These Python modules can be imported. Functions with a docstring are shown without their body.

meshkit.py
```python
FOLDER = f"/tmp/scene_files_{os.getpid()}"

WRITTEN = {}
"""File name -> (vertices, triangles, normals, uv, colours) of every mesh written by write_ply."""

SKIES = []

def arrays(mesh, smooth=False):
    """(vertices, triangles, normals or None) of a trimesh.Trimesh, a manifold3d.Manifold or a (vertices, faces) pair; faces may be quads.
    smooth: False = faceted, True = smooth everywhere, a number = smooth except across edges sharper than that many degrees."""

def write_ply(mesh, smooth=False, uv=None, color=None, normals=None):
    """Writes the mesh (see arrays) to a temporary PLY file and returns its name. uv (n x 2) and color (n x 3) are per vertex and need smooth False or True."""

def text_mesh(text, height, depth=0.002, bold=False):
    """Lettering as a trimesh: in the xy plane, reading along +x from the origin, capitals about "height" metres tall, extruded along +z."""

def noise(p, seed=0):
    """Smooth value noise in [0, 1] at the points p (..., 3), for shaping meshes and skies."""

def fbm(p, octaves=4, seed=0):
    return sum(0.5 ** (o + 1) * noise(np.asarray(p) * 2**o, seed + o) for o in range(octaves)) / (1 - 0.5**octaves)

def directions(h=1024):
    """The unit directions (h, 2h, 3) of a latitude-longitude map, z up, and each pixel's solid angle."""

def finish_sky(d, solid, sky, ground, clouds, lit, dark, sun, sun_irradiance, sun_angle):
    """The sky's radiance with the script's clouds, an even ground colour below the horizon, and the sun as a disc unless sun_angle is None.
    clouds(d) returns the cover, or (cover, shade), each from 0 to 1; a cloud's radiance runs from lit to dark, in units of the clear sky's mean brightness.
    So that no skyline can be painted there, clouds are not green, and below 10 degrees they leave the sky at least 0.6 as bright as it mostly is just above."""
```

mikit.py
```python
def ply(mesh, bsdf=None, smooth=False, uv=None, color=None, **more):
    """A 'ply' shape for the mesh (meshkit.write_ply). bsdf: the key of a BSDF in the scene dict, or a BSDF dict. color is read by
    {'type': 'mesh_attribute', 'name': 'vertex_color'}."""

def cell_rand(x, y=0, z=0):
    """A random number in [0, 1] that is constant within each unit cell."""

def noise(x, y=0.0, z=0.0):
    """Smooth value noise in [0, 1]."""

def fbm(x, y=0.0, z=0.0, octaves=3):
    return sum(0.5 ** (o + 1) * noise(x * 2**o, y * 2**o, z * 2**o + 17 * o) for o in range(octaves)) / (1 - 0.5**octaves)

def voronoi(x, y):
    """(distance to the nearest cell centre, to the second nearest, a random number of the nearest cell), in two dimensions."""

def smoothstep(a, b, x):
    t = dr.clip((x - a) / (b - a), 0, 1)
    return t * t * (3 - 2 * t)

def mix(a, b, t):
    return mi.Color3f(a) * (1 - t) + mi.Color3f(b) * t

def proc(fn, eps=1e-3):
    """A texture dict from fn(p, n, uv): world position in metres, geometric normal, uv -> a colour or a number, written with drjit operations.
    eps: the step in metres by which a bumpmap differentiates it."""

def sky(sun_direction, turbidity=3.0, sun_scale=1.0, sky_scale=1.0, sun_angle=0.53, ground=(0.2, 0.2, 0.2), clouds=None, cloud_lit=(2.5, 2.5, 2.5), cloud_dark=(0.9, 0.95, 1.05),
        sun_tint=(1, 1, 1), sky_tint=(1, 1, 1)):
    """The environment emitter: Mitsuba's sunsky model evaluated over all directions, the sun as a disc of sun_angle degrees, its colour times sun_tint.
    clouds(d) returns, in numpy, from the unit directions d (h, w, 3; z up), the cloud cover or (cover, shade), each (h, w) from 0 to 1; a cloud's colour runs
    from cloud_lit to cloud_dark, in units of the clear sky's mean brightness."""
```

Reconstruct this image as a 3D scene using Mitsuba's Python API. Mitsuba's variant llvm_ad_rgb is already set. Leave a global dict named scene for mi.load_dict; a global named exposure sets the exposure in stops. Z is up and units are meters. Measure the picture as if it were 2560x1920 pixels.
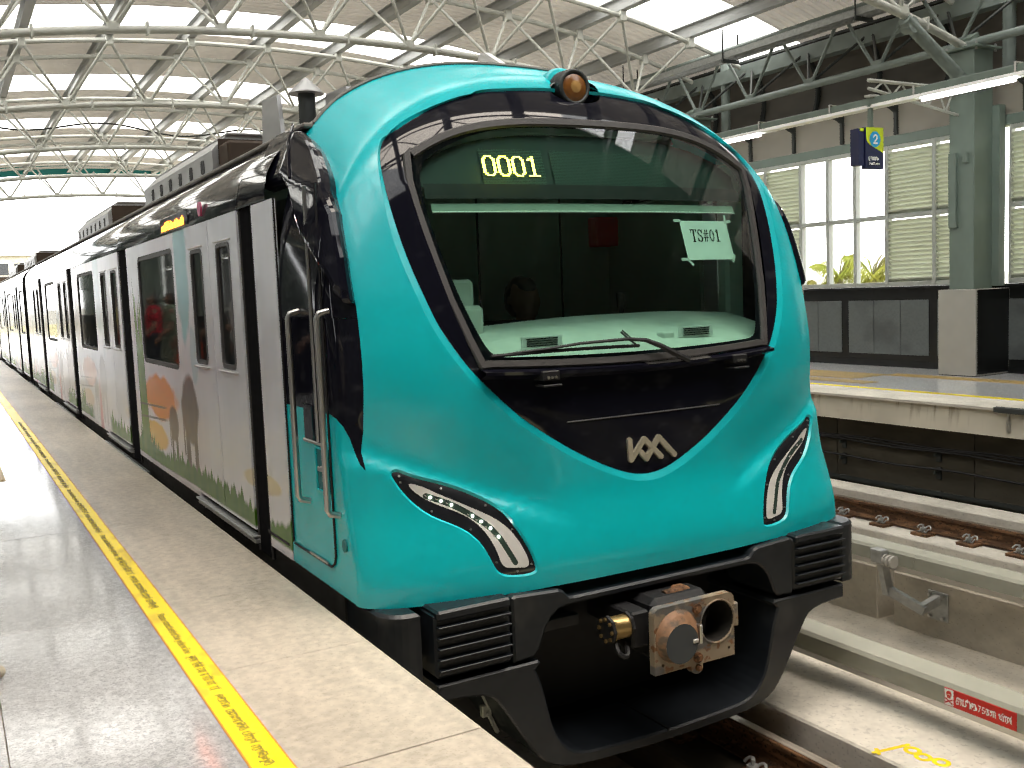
import math, random
import numpy as np
import trimesh, mitsuba as mi, drjit as dr
import manifold3d as m3
import shapely, shapely.geometry as sg
from scipy.interpolate import PchipInterpolator
import mikit, meshkit
from mikit import proc, fbm, noise, voronoi, cell_rand, smoothstep, mix

random.seed(7); rng = np.random.default_rng(7)
T = mi.ScalarTransform4f
scene, labels = {}, {}
exposure = 3.6

# ---------------------------------------------------------------- camera and sky
scene['camera'] = {'type': 'perspective', 'fov_axis': 'x', 'fov': 54.24, 'near_clip': 0.05, 'far_clip': 3000.0,
    'to_world': T().look_at(origin=[-2.925, -1.402, 1.396], target=[-2.925 + 0.491, -1.402 + 0.8662, 1.396 - 0.0928], up=[0.081, 0.061, 0.995])}
def cloud_cover(d):
    n = meshkit.fbm(d * 2.2 + 5.0, 4, 3)
    return np.ones(d.shape[:2]), np.clip((n - 0.45) * 1.2, 0, 0.4)
scene['sky'] = mikit.sky([0.12, -0.10, 0.98], turbidity=4, sun_scale=0.28, sun_angle=48, clouds=cloud_cover,
                         ground=(0.22, 0.22, 0.2), cloud_lit=(3.2, 3.2, 3.15))

# ---------------------------------------------------------------- names and labels
used = {}
def key_for(name, parent=None):
    base = (parent + '__' if parent else '') + name
    n = used.get(base, 0); used[base] = n + 1
    return base if n == 0 else '%s_%03d' % (base, n)
def thing(name, label, cat, group=None, kind=None):
    k = key_for(name); labels[k] = {'label': label, 'category': cat}
    if group: labels[k]['group'] = group
    if kind: labels[k]['kind'] = kind
    return k
def obj(name, mesh, mat, parent=None, smooth=False, to_world=None, label=None, kind=None, **more):
    k = key_for(name, parent)
    d = dict(mesh) if isinstance(mesh, dict) else mikit.ply(mesh, mat, smooth=smooth, **more)
    if isinstance(mesh, dict) and mat is not None: d['bsdf'] = {'type': 'ref', 'id': mat}
    if to_world is not None: d['to_world'] = to_world
    scene[k] = d
    if label or kind:
        labels.setdefault(k, {})
        if label: labels[k]['label'] = label
        if kind: labels[k]['kind'] = kind
    return k
def tag(k, label, cat, group=None, kind=None):
    labels[k] = {'label': label, 'category': cat}
    if group: labels[k]['group'] = group
    if kind: labels[k]['kind'] = kind
    return k
def struct(name, mesh, mat, label, cat, parent=None, smooth=False, **more):
    k = obj(name, mesh, mat, parent, smooth, **more)
    if parent is None: tag(k, label, cat, kind='structure')
    return k

# ---------------------------------------------------------------- mesh helpers
class MB:
    def __init__(s): s.v, s.f, s.n = [], [], 0
    def add(s, v, f):
        v = np.asarray(v, float); f = np.asarray(f, int)
        if f.shape[1] == 4: f = np.vstack([f[:, [0, 1, 2]], f[:, [0, 2, 3]]])
        s.v.append(v); s.f.append(f + s.n); s.n += len(v); return s
    def box(s, x0, x1, y0, y1, z0, z1, bev=0.0):
        x0, x1 = min(x0, x1), max(x0, x1); y0, y1 = min(y0, y1), max(y0, y1); z0, z1 = min(z0, z1), max(z0, z1)
        if bev <= 0:
            v = [[x, y, z] for x in (x0, x1) for y in (y0, y1) for z in (z0, z1)]
            f = [[0, 1, 3, 2], [4, 6, 7, 5], [0, 4, 5, 1], [2, 3, 7, 6], [0, 2, 6, 4], [1, 5, 7, 3]]
            return s.add(v, f)
        b = min(bev, (x1 - x0) / 2.01, (y1 - y0) / 2.01, (z1 - z0) / 2.01)
        pts = []
        for x in (x0, x1):
            for y in (y0, y1):
                for z in (z0, z1):
                    sx, sy, sz = (1 if x == x0 else -1), (1 if y == y0 else -1), (1 if z == z0 else -1)
                    pts += [[x, y + sy * b, z + sz * b], [x + sx * b, y, z + sz * b], [x + sx * b, y + sy * b, z]]
        h = trimesh.convex.convex_hull(np.array(pts))
        return s.add(h.vertices, h.faces)
    def tube(s, p0, p1, r, n=8, r1=None, caps=True):
        p0, p1 = np.asarray(p0, float), np.asarray(p1, float); d = p1 - p0; L = np.linalg.norm(d)
        if L < 1e-9: return s
        return s.path([p0, p1], [r, r if r1 is None else r1], n, caps)
    def path(s, pts, r, n=8, caps=True):
        pts = np.asarray(pts, float); m = len(pts); r = np.broadcast_to(np.asarray(r, float), (m,))
        t = np.gradient(pts, axis=0); t /= np.linalg.norm(t, axis=1, keepdims=True) + 1e-12
        up = np.array([0, 0, 1.0]) if abs(t[0][2]) < 0.9 else np.array([1.0, 0, 0])
        a = np.arange(n) * 2 * np.pi / n; vs = []
        u = np.cross(t[0], up); u /= np.linalg.norm(u)
        for i in range(m):
            u = u - t[i] * (u @ t[i]); u /= np.linalg.norm(u); w = np.cross(t[i], u)
            vs.append(pts[i] + r[i] * (np.cos(a)[:, None] * u + np.sin(a)[:, None] * w))
        v = np.vstack(vs); f = []
        for i in range(m - 1):
            for k in range(n):
                k2 = (k + 1) % n
                f += [[i * n + k, i * n + k2, (i + 1) * n + k2], [i * n + k, (i + 1) * n + k2, (i + 1) * n + k]]
        if caps:
            for k in range(1, n - 1):
                f += [[0, k + 1, k], [(m - 1) * n, (m - 1) * n + k, (m - 1) * n + k + 1]]
        return s.add(v, f)
    def prism(s, poly, fmap, d0, d1):
        """poly: 2-D points or a shapely polygon; fmap(uv, d) -> 3-D points; walls and both caps between depth d0 and d1"""
        P = poly if isinstance(poly, sg.base.BaseGeometry) else sg.Polygon(poly)
        for g in getattr(P, 'geoms', [P]):
            v, f = trimesh.creation.triangulate_polygon(g, engine='earcut'); n = len(v)
            s.add(np.vstack([fmap(v, d0), fmap(v, d1)]), np.vstack([f[:, ::-1], f + n]))
            for ring in [g.exterior] + list(g.interiors):
                c = np.array(ring.coords)[:-1]; m = len(c); i = np.arange(m); j = (i + 1) % m
                s.add(np.vstack([fmap(c, d0), fmap(c, d1)]), np.vstack([np.stack([i, j, j + m], 1), np.stack([i, j + m, i + m], 1)]))
        return s
    def strip(s, A, B, closed=True):
        A, B = np.asarray(A), np.asarray(B); m = len(A); i = np.arange(m if closed else m - 1); j = (i + 1) % m
        return s.add(np.vstack([A, B]), np.stack([i, j, j + m, i + m], 1))
    def mesh(s):
        return trimesh.Trimesh(np.vstack(s.v), np.vstack(s.f), process=False)
def box(*a, bev=0.0): return MB().box(*a, bev=bev).mesh()
def tube(*a, **k): return MB().tube(*a, **k).mesh()
def fX(x, sgn=1):  # uv = (y, z), depth along x
    return lambda uv, d: np.stack([np.full(len(uv), x) + d, uv[:, 0], uv[:, 1]], 1)
def fY(y):  # uv = (x, z), depth along y
    return lambda uv, d: np.stack([uv[:, 0], np.full(len(uv), y) + d, uv[:, 1]], 1)
def fZ(z):
    return lambda uv, d: np.stack([uv[:, 0], uv[:, 1], np.full(len(uv), z) + d], 1)
def rrect(a0, a1, b0, b1, r, n=5):
    return sg.box(a0 + r, b0 + r, a1 - r, b1 - r).buffer(r, quad_segs=n)
def spline(p, n=60, closed=False):
    p = np.asarray(p, float)
    if closed: p = np.vstack([p, p[:1]])
    t = np.r_[0, np.cumsum(np.sqrt(np.linalg.norm(np.diff(p, axis=0), axis=1)))]
    from scipy.interpolate import CubicSpline
    c = CubicSpline(t, p, bc_type='periodic' if closed else 'natural')
    q = c(np.linspace(0, t[-1], n + 1 if closed else n))
    return q[:-1] if closed else q
def hull(parts):
    """smooth body from chains of (point, radius) pairs, hulled bone by bone"""
    out = m3.Manifold()
    ms = []
    for (p, r), (q, s2) in parts:
        a = m3.Manifold.sphere(r, 16).translate(list(map(float, p))); b = m3.Manifold.sphere(s2, 16).translate(list(map(float, q)))
        ms.append(m3.Manifold.batch_hull([a, b]))
    return m3.Manifold.batch_boolean(ms, m3.OpType.Add)
def smoothed(man, edge=0.02, it=10):
    man = man.refine_to_length(edge); m = man.to_mesh()
    t = trimesh.Trimesh(m.vert_properties[:, :3], m.tri_verts, process=True)
    trimesh.smoothing.filter_taubin(t, iterations=it); return t
def text(s_, h, depth=0.002, bold=False):
    return meshkit.text_mesh(s_, h, depth, bold)
def placed(mesh, o, ex, ey, ez=None):
    """mesh drawn in the xy plane -> origin o, axes ex, ey (depth along ez)"""
    ex, ey = np.asarray(ex, float), np.asarray(ey, float)
    ez = np.cross(ex, ey) if ez is None else np.asarray(ez, float)
    v = np.asarray(mesh.vertices)
    return trimesh.Trimesh(np.asarray(o) + v[:, :1] * ex + v[:, 1:2] * ey + v[:, 2:3] * ez, mesh.faces, process=False)

# ---------------------------------------------------------------- materials
def M(name, base, rough=0.5, metal=0.0, spec=0.5, coat=0.0, coat_gloss=0.95, bump=None, two=True, rough_tex=None):
    d = {'type': 'principled', 'base_color': base if isinstance(base, dict) else {'type': 'rgb', 'value': list(base)},
         'roughness': rough if rough_tex is None else rough_tex, 'metallic': metal, 'specular': spec}
    if coat: d['clearcoat'] = coat; d['clearcoat_gloss'] = coat_gloss
    if bump: d = {'type': 'bumpmap', 'arbitrary': proc(bump[0], bump[2] if len(bump) > 2 else 1e-3), 'scale': bump[1], 'bsdf': d}
    scene['m_' + name] = {'type': 'twosided', 'bsdf': d} if two else d
    return 'm_' + name
def emit_mat(): return {'type': 'twosided', 'bsdf': {'type': 'diffuse', 'reflectance': {'type': 'rgb', 'value': [.5, .5, .5]}}}
def C3(*c): return mi.Color3f(*c)

def granite(p, n, uv):
    a = fbm(p.x * 55, p.y * 55, p.z * 55, 3); b = noise(p.x * 190, p.y * 190); c = fbm(p.x * 1.3, p.y * 1.3, 0, 2)
    g = 0.36 + 0.20 * (a - 0.5) + 0.13 * (b - 0.5) + 0.07 * (c - 0.5)
    sp = smoothstep(0.70, 0.80, noise(p.x * 120 + 9, p.y * 120))
    return mix(C3(g * 0.99, g, g * 1.02), C3(.20, .20, .215), sp * 0.5)
GRAN = M('granite', proc(granite), rough_tex=proc(lambda p, n, uv: 0.06 + 0.07 * fbm(p.x * 7, p.y * 7, 0, 3) + 0.10 * smoothstep(.7, .8, noise(p.x * 120 + 9, p.y * 120))), spec=0.55)
def coping(p, n, uv):
    a = fbm(p.x * 40, p.y * 40, p.z * 40, 3); c = fbm(p.x * 2.1 + 3, p.y * .9, 0, 3); st = fbm(p.x * 18, p.y * 3.0, 0, 2)
    k = 0.80 + 0.30 * (a - .5) + 0.30 * (c - .5) + .12 * (st - .5)
    spk = smoothstep(.80, .86, noise(p.x * 120 + 4, p.y * 120))
    return mix(C3(.56, .49, .40) * k, C3(.24, .20, .15), spk * .20)
COPE = M('coping', proc(coping), rough=0.42, spec=0.4)
def concrete_fn(base, dirt=0.6, sc=1.0):
    def fn(p, n, uv):
        a = fbm(p.x * 3 * sc, p.y * 3 * sc, p.z * 3 * sc, 4); b = fbm(p.x * 34, p.y * 34, p.z * 34, 2)
        st = smoothstep(.50, .74, fbm(p.x * 2.3 + 7, p.y * 2.3, p.z * 5, 3))
        spk = smoothstep(.78, .85, noise(p.x * 60 + 4, p.y * 60, p.z * 60))
        k = 0.86 + 0.34 * (a - .5) + 0.16 * (b - .5)
        return mix(C3(*base) * k, C3(*[x * .42 for x in base]), st * dirt * .55 + spk * .3)
    return fn
CONC = M('concrete', proc(concrete_fn((.47, .43, .36))), rough=.85, spec=.3, bump=(lambda p, n, uv: fbm(p.x * 22, p.y * 22, p.z * 22, 3), 0.006))
CONCL = M('concrete_pale', proc(concrete_fn((.66, .62, .54), .35)), rough=.8, spec=.3, bump=(lambda p, n, uv: fbm(p.x * 16, p.y * 16, p.z * 16, 3), 0.005))
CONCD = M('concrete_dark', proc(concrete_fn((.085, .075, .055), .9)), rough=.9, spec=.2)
def fascia(p, n, uv):
    a = fbm(p.y * 26, 0, p.z * 1.6, 3); b = fbm(p.y * 2.5, 3, p.z * 3, 3)
    s = smoothstep(.50, .72, a) * smoothstep(-.30, -.02, p.z) * smoothstep(.35, .6, b)
    return mix(C3(.60, .55, .45) * (0.88 + .25 * (b - .5)), C3(.20, .155, .095), s * .65)
FASC = M('fascia', proc(fascia), rough=.85, spec=.25)
YEL = M('yellow_paint', proc(lambda p, n, uv: mix(C3(.90, .68, .004), C3(.55, .37, .03), smoothstep(.52, .8, fbm(p.x * 9, p.y * 5, 0, 4)) * .55)), rough=.35, spec=.5)
ORNG = M('orange_edge', (.55, .25, .03), .5)
INK = M('ink', (.22, .17, .03), .5)
TACT = M('tactile', proc(lambda p, n, uv: C3(.50, .36, .16) * (0.85 + .4 * (fbm(p.x * 20, p.y * 20, 0, 3) - .5))), rough=.45)
def teal_fn(p, n, uv):
    d = smoothstep(.62, .8, fbm(p.x * 5, p.y * 5, p.z * 11, 4)) * .10
    return mix(C3(.0, .42, .46), C3(.03, .38, .42), d)
TEAL = M('teal_paint', proc(teal_fn), rough_tex=proc(lambda p, n, uv: .20 + .12 * fbm(p.x * 4, p.y * 4, p.z * 9, 3)), spec=.45, coat=1.0, coat_gloss=.985)
TEALB = M('teal_band', (.01, .22, .22), .5)
BLK = M('black_gloss', proc(lambda p, n, uv: C3(.006, .006, .011) + C3(.012, .012, .012) * smoothstep(.55, .8, fbm(p.x * 9, p.y * 9, p.z * 14, 3))), rough=.04, spec=.30)
BLKM = M('black_matt', (.010, .010, .011), .55, spec=.4)
RUB = M('rubber', (.055, .052, .05), .5, spec=.45)
BUMP = M('bumper_grey', proc(lambda p, n, uv: C3(.011, .014, .018) * (0.9 + .5 * (fbm(p.x * 8, p.y * 8, p.z * 8, 3) - .5)) + C3(.016, .015, .012) * smoothstep(.6, .85, fbm(p.x * 5, p.y * 5, p.z * 3 + 8, 4))), rough=.36, spec=.5,
         bump=(lambda p, n, uv: fbm(p.x * 120, p.y * 120, p.z * 120, 2), 0.0006))
UNDER = M('underframe', proc(lambda p, n, uv: C3(.020, .018, .015) * (0.7 + .8 * fbm(p.x * 12, p.y * 12, p.z * 12, 3))), rough=.7, spec=.3)
CHR = M('chrome', (.70, .64, .50), .3, metal=.65)
STEEL = M('steel', (.52, .51, .49), .32, metal=1.0)
GALV = M('galvanised', proc(lambda p, n, uv: C3(.42, .43, .42) * (0.85 + .4 * (fbm(p.x * 25, p.y * 25, p.z * 25, 3) - .5))), .45, metal=.55)
def rust_fn(p, n, uv):
    a = fbm(p.x * 18, p.y * 9, p.z * 26, 4); b = fbm(p.x * 60, p.y * 60, p.z * 60, 2)
    return mix(mix(C3(.085, .042, .02), C3(.19, .095, .045), smoothstep(.4, .65, a)), C3(.035, .022, .014), smoothstep(.55, .75, b))
RUST = M('rust', proc(rust_fn), .75, spec=.3, bump=(lambda p, n, uv: fbm(p.x * 60, p.y * 60, p.z * 60, 3), .003))
RAILT = M('rail_top', proc(lambda p, n, uv: C3(.52, .44, .36) * (.8 + .5 * (fbm(p.x * 70, p.y * 1.5, 0, 3) - .5))), .32, metal=.75)
def plate_fn(p, n, uv):
    a = fbm(p.x * 14, p.y * 14, p.z * 14, 4); b = fbm(p.x * 36 + 5, p.y * 36, p.z * 36, 3)
    c = mix(C3(.28, .22, .155), C3(.13, .125, .12), smoothstep(.5, .62, a))
    return mix(c, C3(.19, .075, .022), smoothstep(.58, .72, b) * .85)
PLATE = M('coupler_plate', proc(plate_fn), .55, metal=.15, bump=(lambda p, n, uv: fbm(p.x * 60, p.y * 60, p.z * 60, 3), .003))
ORST = M('orange_rust', proc(lambda p, n, uv: mix(C3(.26, .14, .075), C3(.12, .085, .06), smoothstep(.4, .7, fbm(p.x * 30, p.y * 30, p.z * 30, 3)))), .55, metal=.1)
BRASS = M('brass', (.55, .38, .16), .3, metal=.9)
MATTB = M('black_dull', (.008, .008, .009), 1.0, spec=.05)
COVER = M('cover_grey', proc(lambda p, n, uv: C3(.34, .34, .28) * (0.9 + .25 * (fbm(p.x * 4, p.y * 2, p.z * 6, 3) - .5))), .5, spec=.4)
def galv_green(p, n, uv):
    return C3(.185, .235, .205) * (0.88 + .30 * (fbm(p.x * 5, p.y * 5, p.z * 2.2, 4) - .5))
COLM = M('column_paint', proc(galv_green), .42, spec=.45)
TRUSS = M('truss_paint', proc(lambda p, n, uv: C3(.50, .51, .47) * (0.9 + .3 * (fbm(p.x * 6, p.y * 6, p.z * 6, 3) - .5))), .4, spec=.45)
TRUSSD = M('girder_paint', proc(lambda p, n, uv: C3(.22, .26, .245) * (0.9 + .3 * (fbm(p.x * 6, p.y * 6, p.z * 6, 3) - .5))), .42, spec=.45)
PURL = M('purlin', proc(lambda p, n, uv: C3(.46, .47, .47) * (0.86 + .4 * (fbm(p.x * 3, p.y * 1.5, p.z * 9, 4) - .5))), .5, metal=.25)
scene['m_roof_sheet'] = {'type': 'principledthin', 'base_color': proc(lambda p, n, uv: C3(.75, .72, .67) * (0.92 + .2 * (fbm(p.x * 1.2, p.y * 1.2, 0, 3) - .5))), 'roughness': .5, 'diff_trans': .11, 'spec_trans': 0.0, 'eta': 1.3}
SHEET = 'm_roof_sheet'
scene['m_skylight'] = {'type': 'principledthin', 'base_color': {'type': 'rgb', 'value': [.93, .94, .93]}, 'roughness': .5, 'diff_trans': 1.7, 'spec_trans': 0.0, 'eta': 1.3}
SKYL = 'm_skylight'
WINF = M('window_frame', (.40, .42, .39), .42)
LOUV = M('louvre', proc(lambda p, n, uv: C3(.60, .63, .52) * (0.93 + .2 * (fbm(p.x * 4, p.y * 4, p.z * 14, 3) - .5))), .45)
scene['m_pane'] = {'type': 'thindielectric', 'int_ior': 1.5}
PANE = 'm_pane'
def stone(p, n, uv):
    a = fbm(p.y * 30, p.x * 30, p.z * 30, 3); b = fbm(p.y * 1.6, p.x, p.z * 1.8, 3)
    return mix(C3(.135, .15, .15) * (0.92 + .25 * (a - .5)), C3(.075, .08, .082), smoothstep(.50, .70, b) * .7)
STONE = M('stone_panel', proc(stone), .4, spec=.4)
STONEB = M('stone_black', (.012, .013, .013), .22, spec=.5)
CLAD = M('cladding', proc(lambda p, n, uv: C3(.40, .385, .35) * (0.96 + .1 * (fbm(p.y * 6, p.x * 6, p.z * 6, 3) - .5))), .55)
FRIEZE = M('frieze', proc(lambda p, n, uv: C3(.33, .30, .255) * (0.93 + .2 * (fbm(p.y * 2, p.x * 2, p.z * 2, 3) - .5))), .5)
DARKST = M('dark_steel', (.035, .04, .038), .5)
BRWN = M('brown_shell', proc(lambda p, n, uv: C3(.14, .125, .105) * (0.9 + .3 * (fbm(p.y * 3, p.x * 3, p.z * 3, 3) - .5))), .55)
WHITE = M('white_paint', (.78, .78, .76), .4)
RED = M('red_paint', (.55, .02, .018), .4)
NAVY = M('navy', (.010, .014, .060), .4)
LIME = M('lime', (.55, .66, .02), .4)
CYAN = M('cyan', (.02, .33, .62), .4)
WTXT = M('white_text', (.82, .82, .80), .5)
PAPER = M('paper', (.80, .83, .81), .7)
TAPE = M('tape', (.62, .66, .62), .3)
BLKTXT = M('black_text', (.012, .012, .012), .6)
CABW = M('cab_wall', (.30, .33, .30), .5)
DASH = M('dash', proc(lambda p, n, uv: C3(.66, .68, .64) * (.95 + .1 * (fbm(p.x * 20, p.y * 20, p.z * 20, 2) - .5))), .5)
scene['m_windscreen'] = {'type': 'thindielectric', 'int_ior': 1.5, 'specular_transmittance': {'type': 'rgb', 'value': [.60, .82, .72]}}
DGLASS = M('dark_glass', (.008, .010, .010), .03, spec=.55)
ROOFM = M('car_roof', proc(lambda p, n, uv: C3(.20, .175, .15) * (0.85 + .5 * (fbm(p.x * 6, p.y * 2, p.z * 6, 3) - .5))), .5)
ACM = M('roof_unit', proc(lambda p, n, uv: C3(.50, .50, .50) * (0.85 + .4 * (fbm(p.x * 6, p.y * 2, p.z * 8, 3) - .5))), .38, metal=.5)
SOIL = M('ground', proc(lambda p, n, uv: mix(C3(.09, .11, .04), C3(.20, .16, .10), fbm(p.x * .08, p.y * .08, 0, 4))), .95)
# ================================================================ ground, platforms, track bed
YN, YF = -7.0, 62.0
ZR, ZK, ZD, ZP = -1.03, -1.00, -1.45, -1.22       # rail head, kerb top, deck, plinth top
struct('ground', box(-900, 900, -900, 900, -11.5, -11.0), SOIL, 'green and earthy land far below the raised station', 'ground')
pk = struct('platform', box(-4.9, -1.60, YN, YF, -.90, -.03), CONC, 'near platform of grey granite with a beige coping along the train', 'platform')
obj('edge_beam', box(-1.60, -1.535, YN, YF, -.34, -.031), CONC, pk)
GAP = .002
def slab(name, x0, x1, y0, y1, m, par, z=0.0):
    obj(name, box(x0 + GAP, x1 - GAP, y0 + GAP, y1 - GAP, z - .03, z + rng.uniform(-.0006, .0006), bev=.0012), m, par)
y = 2.37 - 8
while y < 32: slab('coping_slab', -2.225, -1.515, y, y + 1.0, COPE, pk); y += 1.0
obj('coping_run', box(-2.225, -1.515, 32.4, YF, -.03, 0), COPE, pk)
y = 1.36 - 8
while y < 34: slab('granite_slab', -2.85, -2.225, y, y + 2.0, GRAN, pk); slab('granite_slab', -3.9, -2.85, y + .7, y + 2.7, GRAN, pk); slab('granite_slab', -4.9, -3.9, y, y + 2.0, GRAN, pk); y += 2.0
obj('granite_run', box(-4.9, -2.225, 34.8, YF, -.03, 0), GRAN, pk)
# thin metal gap filler strips at the doors
for k in range(6):
    y0 = 7.36 + 5.26 * k
    f = obj('gap_filler', box(-1.524, -1.49, y0, y0 + 2.42, -.028, .001), DARKST, pk)
    obj('edge_trim', box(-1.53, -1.519, y0, y0 + 2.42, -.02, .006), GALV, f)

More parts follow.
